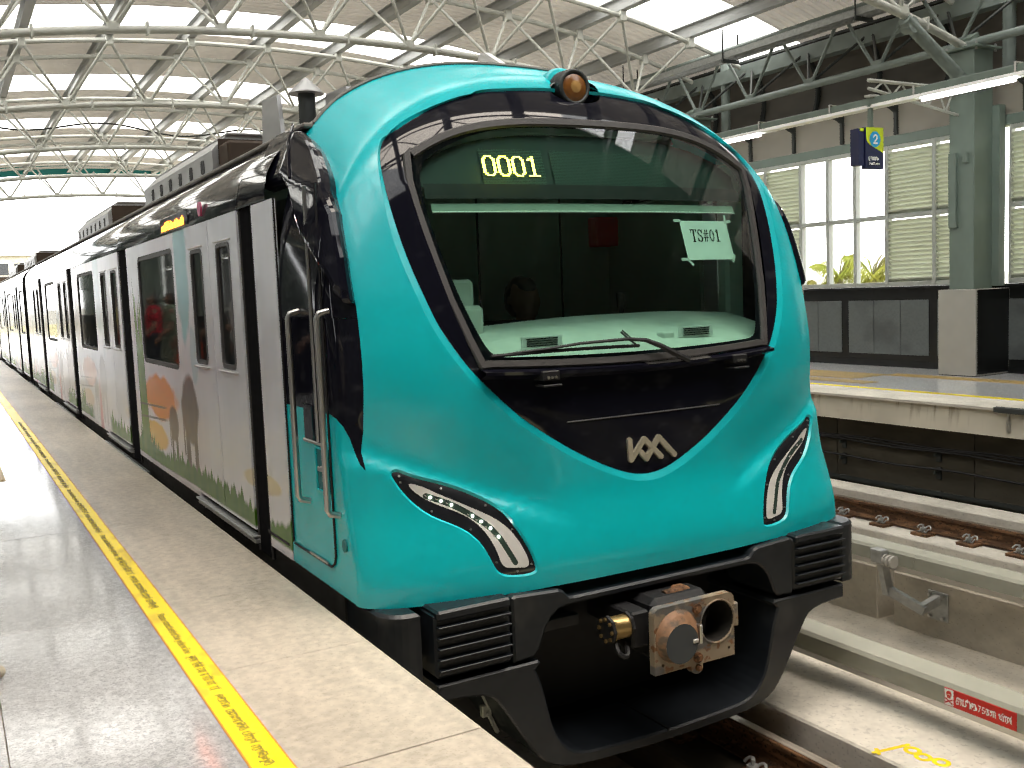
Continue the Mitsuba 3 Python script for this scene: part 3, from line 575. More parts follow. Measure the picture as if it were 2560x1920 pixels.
def girder(s, lab):
    k = thing('eave_girder', lab, 'girder'); x0, x1 = mx(9.22, s), mx(9.9, s)
    y0, y1 = 3.4, 38
    obj('bottom_chord', tube((x0, y0, 4.41), (x0, y1, 4.41), .055, 10), TRUSSD, k, smooth=40)
    obj('top_chord', tube((x0, y0, 5.36), (x0, y1, 5.36), .05, 10), TRUSSD, k, smooth=40)
    obj('rear_chord', tube((x1, y0, 5.16), (x1, y1, 5.16), .05, 8), TRUSSD, k, smooth=40)
    n = 0
    for yy in np.arange(3.59, 38, 1.317):
        obj('node_plate', box(x0 - .03, x0 + .03, yy - .1, yy + .1, 4.40, 4.52, bev=.006), TRUSSD, k)
        for dy in (-.6585, .6585):
            if y0 < yy + dy < y1: obj('brace', tube((x0, yy + .05 * np.sign(dy), 4.44), (x0, yy + dy, 5.36), .027, 7), TRUSSD, k, smooth=40)
        obj('rear_brace', tube((x0, yy, 4.44), (x1, yy + .66, 5.16), .022, 6), DARKST, k)
        obj('rear_brace', tube((x0, yy, 4.44), (x1, yy - .66, 5.16), .022, 6), DARKST, k)
    return k
girder(1, 'dark grey zigzag girder along the eaves above the far platform')
girder(-1, 'grey zigzag girder along the eaves above the near platform')
for s in (1, -1):
    for i, y in enumerate(TY): column(y, s, cname(i, s))
# ---- cable tray, gutter beam, posts and shell above the far platform
ct = thing('cable_tray', 'perforated cable ladder hanging below the roof eaves on the right', 'cable tray')
for x in (8.88, 9.16): obj('side_rail', box(x - .012, x + .012, 4.5, 36, 5.14, 5.24), GALV, ct)
mb = MB()
for yy in np.arange(4.6, 36, .075): mb.box(8.88, 9.16, yy, yy + .022, 5.15, 5.165)
obj('rung', mb.mesh(), GALV, ct, kind='stuff')
for yy in np.arange(6.1, 36, 2.81): obj('hanger', MB().box(8.84, 9.20, yy, yy + .05, 5.08, 5.13).tube((8.85, yy + .02, 5.1), (8.85, yy + .02, 5.62), .012, 6).tube((9.19, yy + .02, 5.1), (9.19, yy + .02, 5.56), .012, 6).mesh(), DARKST, ct)
def outer(s, lab):
    k = thing('eave_shell', lab, 'cladding')
    obj('gutter_beam', mbox(9.80, 10.02, s, 3.4, 38, 4.98, 5.22), TRUSSD, k)
    obj('lower_tube', tube((mx(10.0, s), 3.4, 4.62), (mx(10.0, s), 38, 4.62), .05, 8), TRUSSD, k, smooth=40)
    # curved cladding seen from inside, one panel per bay
    a = np.linspace(-1.25, 1.35, 15); px_, pz_ = 10.0 + .62 * np.cos(a) , 4.62 + .72 * np.sin(a)
    n = 0
    for y0 in np.arange(3.4, 38, 1.31):
        P0 = np.stack([mx(px_, s), px_ * 0 + y0, pz_], 1); P1 = P0 + [0, 1.305, 0]
        if s > 0 and y0 < 20 or n == 0: obj('shell_panel', MB().strip(P0, P1, closed=False).mesh(), BRWN, k, smooth=True)
        else:
            obj('shell_panel', MB().strip(P0, P1, closed=False).mesh(), BRWN, k, smooth=True)
        rp = np.stack([mx(px_ - .05 * np.cos(a), s), px_ * 0 + y0, pz_ - .05 * np.sin(a)], 1)
        obj('shell_rib', MB().path(rp, .045, 6).mesh(), DARKST, k)
        n += 1
    obj('top_closure', mbox(10.05, 10.4, s, 3.4, 38, 5.32, 5.36), DARKST, k)
    obj('bottom_closure', mbox(9.74, 10.3, s, 3.4, 38, 3.92, 3.96), DARKST, k)
    for i, y in enumerate(TY): obj('post', tube((mx(9.9, s), y - .16, 3.5), (mx(9.9, s), y - .16, 5.5), .085, 10), TRUSSD, k, smooth=40)
    return k
outer(1, 'dark brown curved eave cladding with black ribs above the far platform')
outer(-1, 'brown curved eave cladding above the near platform')

# ---- platform side walls with louvres and windows
def side_wall(s, lab):
    k = thing('station_wall', lab, 'wall'); XW = 9.68
    bx = lambda name, x0, x1, y0, y1, z0, z1, m, bev=0.0, par=k: obj(name, mbox(x0, x1, s, y0, y1, z0, z1, bev=bev), m, par)
    ya, yb = 3.4, 38.0
    bx('base_wall', XW + .03, XW + .2, ya, yb, 0, 1.19, STONEB)
    bx('sill', XW - .05, XW + .22, ya, yb, 1.19, 1.225, STONEB, .006)
    bx('head_beam', XW - .03, XW + .17, ya, yb, 3.335, 3.475, COLM, .006)
    bx('frieze', XW + .04, XW + .10, ya, yb, 3.475, 3.93, FRIEZE)
    for yy in np.arange(3.75, yb, 1.03):
        b = obj('frieze_bracket', MB().prism([(0, 3.49), (-.045, 3.49), (-.05, 3.82), (-.30, 3.93), (-.30, 3.97), (0, 3.97)], lambda uv, d: np.stack([mx(XW + .04 + uv[:, 0], s), d + 0 * uv[:, 0], uv[:, 1]], 1), yy, yy + .05).mesh(), DARKST, k)
    # frames by bay: from each column to the next
    for i in range(len(TY)):
        c0, c1 = TY[i] + .22, (TY[i] + 5.62 if i < 5 else yb) - .34
        if i == 0: bays = [(ya + .05, TY[0] - .34), (c0, c1)]
        else: bays = [(c0, c1)]
        for (p, q) in bays:
            w = q - p
            # mullions measured in the first full bay: louvre, louvre, three panes, louvre, louvre
            fr = [0, .12, .285, .405, .515, .63, .79, 1.0] if w > 4.5 else [0, .30, .55, .78, 1.0]
            kinds = ['L', 'L', 'G', 'G', 'G', 'L', 'L'] if w > 4.5 else ['L', 'L', 'L', 'L']
            f = obj('window_frame', mbox(XW - .035, XW + .055, s, p, q, 3.275, 3.333, bev=.004), WINF, k)
            obj('rail', mbox(XW - .035, XW + .055, s, p, q, 1.227, 1.295, bev=.004), WINF, f)
            obj('rail', mbox(XW - .033, XW + .053, s, p, q, 2.245, 2.31, bev=.004), WINF, f)
            for a in fr:
                c = p + a * w; hw = .032
                obj('mullion', mbox(XW - .04, XW + .06, s, max(p, c - hw), min(q, c + hw), 1.23, 3.33, bev=.004), WINF, f)
            for a, b, kd in zip(fr[:-1], fr[1:], kinds):
                y0, y1 = p + a * w + .033, p + b * w - .033
                for z0, z1 in ((1.295, 2.245), (2.31, 3.275)):
                    if kd == 'G':
                        obj('pane', MB().add([[mx(XW + .02, s), y0, z0], [mx(XW + .02, s), y1, z0], [mx(XW + .02, s), y1, z1], [mx(XW + .02, s), y0, z1]], [[0, 1, 2, 3]]).mesh(), PANE, f)
                    elif i > 2 or s < 0:
                        mb = MB()
                        for z in np.arange(z0 + .035, z1 - .02, .066): mb.add(*louvre(mx(XW + .01, s), s, y0, y1, z))
                        obj('louvre_bank', mb.mesh(), LOUV if s > 0 else STONE, f, kind='stuff')
                    else:
                        for z in np.arange(z0 + .035, z1 - .02, .066): obj('slat', MB().add(*louvre(mx(XW + .01, s), s, y0, y1, z)).mesh(), LOUV, f)
    # stone panels under the sill
    yy = 3.44
    while yy < 24:
        for j in range(3):
            if not any(abs(yy + .5 * j + .25 - t) < .40 for t in TY): obj('stone_panel', mbox(XW + .018, XW + .031, s, yy + .50 * j + .003, yy + .50 * j + .497, .19, 1.02, bev=.003), STONE, k)
        yy += 1.64
    obj('skirting', mbox(XW + .01, XW + .031, s, ya, yb, .002, .10), STONEB, k)
    return k
def louvre(x, s, y0, y1, z):
    # a tilted Z slat: outer edge low
    c = [(-.048, .012), (-.048, .030), (-.040, .032), (.034, -.024), (.034, -.034), (.028, -.034), (-.040, .022), (-.040, .012)]
    V = [[x + s * a, yy, z + b] for yy in (y0, y1) for a, b in c]; n = len(c)
    F = [[i, (i + 1) % n, n + (i + 1) % n, n + i] for i in range(n)]
    return V, F
side_wall(1, 'far platform wall of louvres and windows over grey stone panels')
side_wall(-1, 'near platform wall of louvres and windows, mostly outside the view')

# ---- lamp rail with fluorescent tubes
def lamp_rail(x, s, lab):
    k = thing('lamp_rail', lab, 'lamp')
    obj('channel', box(x - .05, x + .05, 2.6, 33, 3.545, 3.63, bev=.006), COLM, k)
    obj('reflector', MB().prism([(-.06, 3.544), (-.085, 3.50), (.085, 3.50), (.06, 3.544)], lambda uv, d: np.stack([x + uv[:, 0], d + 0 * uv[:, 0], uv[:, 1]], 1), 2.7, 32.9).mesh(), WHITE, k)
    for i, y0 in enumerate(np.arange(2.9, 32, 1.31)):
        if i % 3 == 2 or i in (0, 1) and False:
            sk_ = thing_tube(x, y0, k)
        if i % 1 == 0: obj('clip', MB().box(x - .062, x - .054, y0 + 1.29, y0 + 1.315, 3.50, 3.66).box(x - .062, x + .062, y0 + 1.29, y0 + 1.315, 3.652, 3.66).mesh(), STEEL, k)
    return k
scene['m_tube'] = {'type': 'twosided', 'bsdf': {'type': 'diffuse', 'reflectance': {'type': 'rgb', 'value': [.8, .8, .8]}}}
def thing_tube(x, y0, k):
    return obj('tube_lamp', tube((x, y0 + .03, 3.475), (x, y0 + 1.22, 3.475), .022, 10), 'm_tube', k, smooth=40, label='lit white fluorescent tube',) and lit(k, x, y0)
def lit(k, x, y0):
    key = [q for q in scene if q.startswith(k + '__tube_lamp')][-1]
    scene[key]['emitter'] = {'type': 'area', 'radiance': {'type': 'rgb', 'value': [3.2, 3.5, 3.4]}}
    return key
lamp_rail(7.5, 1, 'long lamp rail with lit fluorescent tubes hung over the far platform')
# bracket truss carrying the rail off the column
for i, y in enumerate(TY[:4]):
    k = thing('bracket_arm', 'small tubular truss arm holding the lamp rail, ' + ('at the column in view' if i == 0 else '%s along the far platform' % ordn[i]), 'bracket')
    yy = y + .06
    obj('upper_tube', tube((7.40, yy, 3.84), (9.12, yy, 3.84), .025, 8), TRUSS, k, smooth=40)
    obj('lower_tube', tube((7.40, yy, 3.74), (9.12, yy, 3.50), .022, 8), TRUSS, k, smooth=40)
    xs = np.linspace(7.5, 9.05, 10)
    for j in range(9):
        lo = lambda x: 3.74 - .24 * (x - 7.4) / 1.72
        a, b = (xs[j], lo(xs[j])), (xs[j + 1], 3.84)
        if j % 2: a, b = (xs[j], 3.84), (xs[j + 1], lo(xs[j + 1]))
        obj('web', tube((a[0], yy, a[1]), (b[0], yy, b[1]), .013, 6), TRUSS, k)
    obj('hanger_plate', box(7.38, 7.55, yy - .05, yy + .05, 3.63, 3.66, bev=.004), TRUSS, k)
# ---- platform number sign
sg_ = thing('platform_sign', 'small navy and lime hanging sign with a white 2 in a blue disc', 'sign')
X0, X1, YS = 7.275, 7.595, 7.40
obj('rod', box(7.425, 7.475, 7.45, 7.50, 3.25, 3.56), COLM, sg_)
obj('panel', box(X0, X1, YS, YS + .07, 2.74, 3.25, bev=.006), NAVY, sg_)
obj('back_panel', box(X0 - .10, X0 - .002, YS + .02, YS + .16, 2.78, 3.235, bev=.006), NAVY, sg_)
obj('back_band', box(X0 - .08, X0 - .012, YS + .016, YS + .03, 3.20, 3.238), LIME, sg_)
ff = lambda uv, d: np.stack([X0 + uv[:, 0], YS - .0008 - d + 0 * uv[:, 0], 2.74 + uv[:, 1]], 1)
band = sg.Polygon([(.005, .51), (.32, .512), (.32, .20), (.30, .205), (.06, .30), (.02, .34), (.005, .40)])
obj('lime_band', MB().prism(band, ff, 0, .002).mesh(), LIME, sg_)
obj('blue_disc', MB().prism(sg.Point(.165, .365).buffer(.098, quad_segs=12), ff, .0022, .004).mesh(), CYAN, sg_)
obj('number', placed(text('2', .115, .002, True), [X0 + .118, YS - .0052, 2.74 + .308], [1, 0, 0], [0, 0, 1]), WTXT, sg_)
t, _ = strokes(['mplaa', 'maa', 'mtt', 'mph', 'maa', 'mam'], .045, .010, [X0 + .055, YS - .0012, 2.74 + .105], [1, 0, 0], [0, 0, 1], [0, -1, 0], .0015, .80); obj('lettering', t, WTXT, sg_)
obj('lettering', placed(text('Platform', .034, .0015, True), [X0 + .062, YS - .0012, 2.74 + .048], [1, 0, 0], [0, 0, 1]), WTXT, sg_)

# ---- palms outside
def frond(mbt, o, az, elev, L, m):
    n = 9; t = np.linspace(0, 1, n); rad = L * t; dz = np.sin(elev) * L * t - .55 * L * t ** 2.2
    rad = rad * (np.cos(elev) * .9 + .1); c, s_ = math.cos(az), math.sin(az)
    pts = np.stack([o[0] + rad * c, o[1] + rad * s_, o[2] + dz], 1)
    mbt.path(pts, np.linspace(.035, .008, n), 4)
    for i in range(2, 20):
        u = i / 20; p = np.array([np.interp(u, t, pts[:, j]) for j in range(3)]); ll = L * .36 * math.sin(math.pi * min(1, u * .8 + .2)) + .05
        for sd in (-1, 1):
            d = np.array([c * .55 - s_ * sd, s_ * .55 + c * sd, -.45 - .7 * rng.random()]); d /= np.linalg.norm(d)
            w = np.array([c, s_, 0]) * .016
            e = p + d * ll * (.75 + .5 * rng.random()) - [0, 0, .12 * ll]
            mbt.add([p - w, p + w, p + d * ll * .5 + w, e, p + d * ll * .5 - w], [[0, 1, 2], [0, 2, 4], [4, 2, 3]])
scene['m_palm'] = {'type': 'principledthin', 'base_color': proc(lambda p, n, uv: mix(C3(.12, .19, .03), C3(.30, .29, .06), fbm(p.x * 1.5, p.y * 1.5, p.z * 1.5, 3))), 'roughness': .5, 'diff_trans': .7, 'eta': 1.4}
scene['m_palm_dry'] = {'type': 'principledthin', 'base_color': proc(lambda p, n, uv: mix(C3(.20, .17, .06), C3(.14, .15, .04), fbm(p.x * 1.5, p.y * 1.5, p.z * 1.5, 3))), 'roughness': .6, 'diff_trans': .6, 'eta': 1.4}
BARK = M('bark', proc(lambda p, n, uv: C3(.16, .13, .10) * (.7 + .6 * fbm(p.x * 8, p.y * 8, p.z * 12, 3))), .9)
palms = [((22, 21.2, 1.35), 1.6, 'coconut palm with upright fronds seen through the middle window pane'), ((21, 19.0, 1.3), 1.7, 'yellow green coconut palm seen through the right hand window pane'),
         ((23.5, 24.2, .75), 1.5, 'low bright green palm at the bottom of the left window pane'), ((26, 23.4, .2), 1.9, 'lower palm crown behind the middle palm'), ((25, 20.0, -.1), 1.9, 'lower palm crown behind the right hand palm'), ((24, 30, .4), 2.0, 'palm beyond the wall, left of the others'), ((23, 13.5, .9), 1.8, 'palm behind the louvres, right of the others')]
for (x, y, z), L, lab in palms:
    k = thing('palm_tree', lab, 'palm tree')
    tz = np.linspace(-11, z, 12); obj('trunk', MB().path(np.stack([x + .3 * np.sin(tz * .2), y + .25 * np.cos(tz * .17) - .25 * math.cos(z * .17), tz], 1) - [.3 * math.sin(z * .2), 0, 0], np.linspace(.2, .12, 12), 8).mesh(), BARK, k, smooth=40)
    mb = MB(); md = MB()
    for i in range(15):
        frond(md if i % 5 == 0 else mb, (x, y, z), i * 2.399 + rng.uniform(-.3, .3), [1.35, 1.05, .7, .3, -.1][i % 5] + rng.uniform(-.12, .12), L * rng.uniform(.85, 1.1), 0)
    c = obj('crown', mb.mesh(), 'm_palm', k); obj('dry_fronds', md.mesh(), 'm_palm_dry', c)
k = thing('far_building', 'pale hazy rooftop structure beyond the far end of the train', 'building')
obj('wall', box(2.0, 8.0, 118, 124, -11, 7.2), CONCL, k); obj('roof_slab', box(1.6, 8.4, 117.6, 124.4, 7.2, 7.6), CONCL, k)
for i in range(3): obj('window', box(2.6 + 1.8 * i, 3.8 + 1.8 * i, 117.96, 118.1, 5.2, 6.4), DGLASS, k)
# ================================================================ train: the moulded nose as one parametric surface
NQ = [2.367, 2.3603, 2.4425, 2.475, 2.5927, 2.6993, 2.9663, .2625, .3329, .3692, .3075, 2.75, 2.490, 2.635, 2.152]
ZC, ZT, PT, WN = 1.3081, 2.4414, 2.1459, 1.45
ZT2, PT2 = 2.7124, 2.484
nf = PchipInterpolator([-.2, .1, .5, 1.05, 1.6, 2.1, 2.75], NQ[:7]); nD = PchipInterpolator([-.2, .6, 1.05, 1.9], NQ[7:11]); nP = PchipInterpolator([-.2, .6, 1.05, 1.9], NQ[11:15])
cl_ = lambda z, b: np.clip(z, -.2, b)
def cheek(x, z):  # a hollow above the crease that runs in from the corners over the headlights
    ax = np.abs(x); zc = .66 - .30 * np.clip((1.36 - ax) / .72, 0, 1.3)
    s = np.clip((z - zc + .02) / .09, 0, 1); s = s * s * (3 - 2 * s); w = np.clip((ax - .42) / .35, 0, 1); w = w * w * (3 - 2 * w)
    return -.034 * s * w * np.exp(-(np.maximum(z - zc - .07, 0) / .20) ** 2)
def F0(Q):
    Q = np.atleast_2d(Q).astype(float); qx, qz = Q[:, 0], Q[:, 1]
    up = qz > 0; rho = np.where(up, np.hypot(qx, qz), np.abs(qx))
    th = np.arctan2(np.maximum(qz, 0), qx); c, s = np.cos(th), np.sin(th)
    w = np.clip((rho - .6) / 1.0, 0, 1) ** 1.5; pt, zt_ = PT + (PT2 - PT) * w, ZT + (ZT2 - ZT) * w
    k = (np.abs(c) ** pt + np.abs(s) ** pt) ** (-1 / pt); r = np.sin(np.minimum(rho, 1) * np.pi / 2)
    x = np.where(up, WN * c * k * r, WN * np.sign(qx) * r); z = np.where(up, ZC + (zt_ - ZC) * s * k * r, ZC + qz)
    y = nf(cl_(z, 2.75)) + nD(cl_(z, 1.9)) * (1 - np.sqrt(np.clip(1 - r ** nP(cl_(z, 1.9)), 0, 1)))
    t_ = np.maximum(rho - 1, 0); y = y + t_ - np.clip(qz / .35, 0, 1) * .5 * (t_ - np.sqrt(t_ * t_ + .0225) + .15)
    b = cheek(x, z); fr = np.clip(1.15 - rho, 0, 1)
    y = y - b * np.minimum(1, fr * 3); x = x + np.sign(x) * b * .0 * np.clip((rho - .75) * 5, 0, 1) * np.clip(1.6 - rho, 0, 1)
    return np.stack([x, y, z], 1)
def normals(Q):
    e = 1e-3; a = F0(Q + [e, 0]) - F0(Q - [e, 0]); b = F0(Q + [0, e]) - F0(Q - [0, e])
    n = np.cross(a, b); n /= np.linalg.norm(n, axis=1, keepdims=True) + 1e-15
    P = F0(Q); out = P - np.array([0, 3.6, 1.0]); flip = (n * out).sum(1) < 0; n[flip] *= -1
    return n
def NF(Q, off=0.0):
    Q = np.atleast_2d(Q).astype(float); return F0(Q) + normals(Q) * np.reshape(off, (-1, 1)) if np.any(off) else F0(Q)
def inv(p):  # front view (x, z) -> Q
    p = np.atleast_2d(p).astype(float); x, z = p[:, 0], p[:, 1]; pt, zt_ = np.full(len(x), PT), np.full(len(x), ZT)
    for _ in range(4):
        zz = np.maximum((z - ZC) / (zt_ - ZC), 0); r = np.where(z > ZC, (np.abs(x / WN) ** pt + zz ** pt) ** (1 / pt), np.abs(x / WN))
        rho = np.arcsin(np.clip(r, 0, 1)) * 2 / np.pi; th = np.arctan2(zz, x / WN)
        w = np.clip((rho - .6) / 1.0, 0, 1) ** 1.5; pt, zt_ = PT + (PT2 - PT) * w, ZT + (ZT2 - ZT) * w
    return np.where((z > ZC)[:, None], np.stack([rho * np.cos(th), rho * np.sin(th)], 1), np.stack([np.sign(x) * rho, z - ZC], 1))
def qside(y, z, s=-1):  # side view (y, z), z below ZC
    y, z = np.atleast_1d(np.asarray(y, float)), np.atleast_1d(np.asarray(z, float)); f, D, p = nf(cl_(z, 2.75)), nD(cl_(z, 1.9)), nP(cl_(z, 1.9))
    t = np.clip((y - f) / D, 0, 1); r = (1 - (1 - t) ** 2) ** (1 / p)
    rho = np.where(y <= f + D, np.arcsin(np.clip(r, 0, 1)) * 2 / np.pi, 1 + y - f - D)
    return np.stack([s * rho, z - ZC], 1)
def patch(poly, off=0.0, h=.03, flip=False):
    """the part of the nose inside a polygon of the Q plane, as a fine mesh"""
    vs, fs, n = [], [], 0
    for g in getattr(poly, 'geoms', [poly]):
        if g.is_empty or g.geom_type != 'Polygon': continue
        x0, y0, x1, y1 = g.bounds; i0, i1, j0, j1 = int(np.floor(x0 / h)), int(np.ceil(x1 / h)), int(np.floor(y0 / h)), int(np.ceil(y1 / h))
        I, J = np.meshgrid(np.arange(i0, i1), np.arange(j0, j1), indexing='ij'); I, J = I.ravel(), J.ravel()
        cells = shapely.box(I * h, J * h, (I + 1) * h, (J + 1) * h); shapely.prepare(g)
        ins = shapely.contains_properly(g, cells); tch = shapely.intersects(g, cells) & ~ins
        a = np.stack([I, J], 1)[ins] * h; m = len(a)
        if m:
            vs.append(np.vstack([a, a + [h, 0], a + [h, h], a + [0, h]])); i = np.arange(m) + n
            fs.append(np.vstack([np.stack([i, i + m, i + 2 * m], 1), np.stack([i, i + 2 * m, i + 3 * m], 1)])); n += 4 * m
        for q in shapely.intersection(g, cells[tch]):
            for u in getattr(q, 'geoms', [q]):
                if u.geom_type != 'Polygon' or u.area < 1e-9: continue
                try: v, f = trimesh.creation.triangulate_polygon(u, engine='earcut')
                except Exception: continue
                vs.append(v); fs.append(np.asarray(f) + n); n += len(v)
    Q = np.vstack(vs); Fc = np.vstack(fs)
    Qu, idx = np.unique(np.round(Q, 7), axis=0, return_inverse=True); Fc = idx.reshape(-1)[Fc]
    Fc = Fc[(Fc[:, 0] != Fc[:, 1]) & (Fc[:, 1] != Fc[:, 2]) & (Fc[:, 0] != Fc[:, 2])]
    N = normals(Qu); V = F0(Qu) + N * off
    fn = np.cross(V[Fc[:, 1]] - V[Fc[:, 0]], V[Fc[:, 2]] - V[Fc[:, 0]]); w = (fn * N[Fc[:, 0]]).sum(1) < 0; Fc[w] = Fc[w][:, ::-1]
    path = meshkit.write_ply((V, Fc), False, None, None, N)
    return {'type': 'ply', 'filename': path, 'face_normals': False}
def ring(Qa, oa, Qb, ob, closed=True):  # a band between two outlines of equal length
    return MB().strip(NF(Qa, oa), NF(Qb, ob), closed).mesh()
def inset(P2, d):  # move an (anticlockwise) outline inwards, vertex by vertex
    P2 = np.asarray(P2, float); a = np.roll(P2, 1, 0) - P2; b = np.roll(P2, -1, 0) - P2
    n1 = np.stack([a[:, 1], -a[:, 0]], 1); n2 = np.stack([-b[:, 1], b[:, 0]], 1)
    n1 /= np.linalg.norm(n1, axis=1, keepdims=True) + 1e-12; n2 /= np.linalg.norm(n2, axis=1, keepdims=True) + 1e-12
    m = n1 + n2; m /= (np.linalg.norm(m, axis=1, keepdims=True) + 1e-12); k = 1 / np.clip((m * n1).sum(1), .4, 1)
    return P2 + m * (d * k)[:, None]
def ccw(P2):
    P2 = np.asarray(P2, float); A = np.sum(P2[:, 0] * np.roll(P2[:, 1], -1) - np.roll(P2[:, 0], -1) * P2[:, 1]); return P2 if A > 0 else P2[::-1]
def sym(half, n=70):  # half outline from the top centre to the bottom centre (x <= 0) -> closed symmetric outline
    h = spline(half, n); m = h[::-1][1:-1] * [-1, 1]; return ccw(np.vstack([h, m]))
def bevelled(mb, poly, fmap, d0, d1, b):
    """prism whose d1 cap is chamfered by b"""
    P2 = ccw(poly); q = inset(P2, b); s = np.sign(d1 - d0)
    v, f = trimesh.creation.triangulate_polygon(sg.Polygon(q).buffer(0), engine='earcut')
    mb.add(fmap(v, d1), f); mb.strip(fmap(P2, d0), fmap(P2, d1 - s * b)); mb.strip(fmap(P2, d1 - s * b), fmap(q, d1))
    v, f = trimesh.creation.triangulate_polygon(sg.Polygon(P2).buffer(0), engine='earcut'); mb.add(fmap(v, d0), f[:, ::-1])
    return mb

car = thing('train_car', 'leading metro car with rounded turquoise cab nose, black mask and silver printed sides', 'train')
# ---- outlines in the front view
MASK = sym([(0, 2.415), (-.20, 2.416), (-.356, 2.408), (-.544, 2.40), (-.706, 2.356), (-.838, 2.30), (-.955, 2.238), (-1.045, 2.172), (-1.09, 2.123), (-1.118, 2.064), (-1.134, 1.99), (-1.140, 1.88), (-1.130, 1.735), (-1.115, 1.627), (-1.09, 1.502), (-1.062, 1.398), (-1.025, 1.28), (-.980, 1.185), (-.922, 1.09), (-.858, 1.008), (-.73, .875), (-.63, .79), (-.497, .698), (-.372, .622), (-.25, .560), (-.144, .516), (-.060, .494), (0, .490)], 110)
FRAME = ccw(np.array([(-1.03, 2.03)] + list(map(tuple, spline([(-1.036, 2.03), (-.891, 2.112), (-.766, 2.163), (-.642, 2.195), (-.447, 2.222), (-.2, 2.232), (0, 2.234), (.2, 2.232), (.447, 2.222), (.642, 2.195), (.766, 2.163), (.891, 2.112), (1.036, 2.03)], 50)))
    + [(1.040, 1.911), (1.027, 1.777), (.993, 1.567), (.951, 1.358), (.90, 1.181), (.86, 1.062), (.85, 1.048)] + [(x, 1.028 + .026 * (x / .85) ** 2) for x in np.linspace(.80, -.80, 24)] + [(-.85, 1.048), (-.86, 1.062), (-.90, 1.181), (-.951, 1.358), (-.993, 1.567), (-1.027, 1.777), (-1.040, 1.911)]))
FRAME = FRAME[1:] if np.linalg.norm(FRAME[0] - FRAME[-1]) < .01 else FRAME
HLB = [(-1.272, .592), (-1.276, .630), (-1.245, .640), (-1.205, .622), (-1.069, .572), (-.912, .500), (-.808, .424), (-.756, .350), (-.712, .263), (-.682, .150), (-.70, .128), (-.79, .126), (-.865, .148), (-.895, .194), (-.933, .283), (-1.008, .358), (-1.109, .412), (-1.205, .490)]
HLW = [(-1.207, .572), (-1.169, .565), (-1.093, .524), (-.900, .421), (-.812, .36), (-.755, .284), (-.722, .168), (-.775, .165), (-.840, .180), (-.860, .235), (-.905, .341), (-.996, .424), (-1.158, .512)]
HLS = [(-1.140, .515), (-1.020, .460), (-.922, .392), (-.853, .325), (-.807, .238), (-.784, .190)]
hlb = ccw(spline(HLB, 70, True)); hlw = ccw(spline(HLW, 60, True)); hls = spline(HLS, 30)
LIP = MASK; ow = .034 * np.clip((2.15 - MASK[:, 1]) / .5, .15, 1)
MASK = np.stack([inset(MASK, -1e-3)[:, i] + (inset(MASK, -1e-3) - MASK)[:, i] * 1e3 * (ow - 1e-3) for i in (0, 1)], 1)
maskQ, frameQ = inv(MASK), inv(FRAME)
lipQ = inv(LIP)
P_ = lambda q: sg.Polygon(q).buffer(0)
hl_poly = [P_(inv(hlb)), P_(inv(hlb * [-1, 1]))]
# rear edge of the turquoise nose on the side, (y, z) from bottom to ZC, then over the roof
edge_l = [(2.66, .055), (2.645, .25), (2.64, .42), (2.662, .60), (2.675, .72), (2.674, .80), (2.684, .97), (2.71, 1.20), (2.735, 1.306)]
qe = np.vstack([qside(y, z) for y, z in edge_l])
pod_r = [(-.754, .036), (-.758, .102), (-.762, .178), (-.778, .253), (-.802, .338), (-.848, .405), (-.910, .475), (-1.03, .645), (-1.098, .754), (-1.166, .853), (-1.279, .976), (-1.43, 1.155)]
def rho_at(th, y):
    rr_ = np.linspace(.8, 2.4, 161); return np.interp(y, F0(np.stack([rr_ * np.cos(th), rr_ * np.sin(th)], 1))[:, 1], rr_)
roofL = np.array(pod_r + [(rho_at(t, 3.65) * np.cos(t), rho_at(t, 3.65) * np.sin(t)) for t in np.linspace(np.pi - .745, np.pi / 2, 24)])
qe = qe[:-1]
left = np.vstack([qe, roofL]); right = left[::-1] * [-1, 1]
zb_ = .055 - ZC
noseQ = P_(np.vstack([left, right[1:]]))
lampQ = P_(inv(np.stack([.035 + .15 * np.cos(np.linspace(0, 2 * np.pi, 40)[:-1]), 2.415 + .062 * np.sin(np.linspace(0, 2 * np.pi, 40)[:-1])], 1)))
shellQ = noseQ.difference(P_(maskQ)).difference(hl_poly[0]).difference(hl_poly[1]).difference(lampQ)
obj('nose_shell', patch(shellQ, 0, .03), TEAL, car)
obj('mask_lip', ring(maskQ, 0.0, lipQ, -.016), TEAL, car, smooth=35)
mQ = P_(lipQ).difference(P_(frameQ)).difference(lampQ)
obj('nose_mask', patch(mQ, -.014, .03), BLK, car)
# lower edge return and closing floor of the nose
xs = np.linspace(-1.30, 1.30, 40); q0 = inv(np.stack([xs, xs * 0 + .055], 1)); a = NF(q0); obj('nose_edge', MB().strip(a, a + [0, .10, -.03], closed=False).mesh(), TEAL, car)
# grooves of the mask panel
gq = inv(np.stack([np.linspace(-.44, .49, 20), np.full(20, .779)], 1)); obj('panel_groove', MB().path(NF(gq, -.012), .004, 5).mesh(), RUB, car)

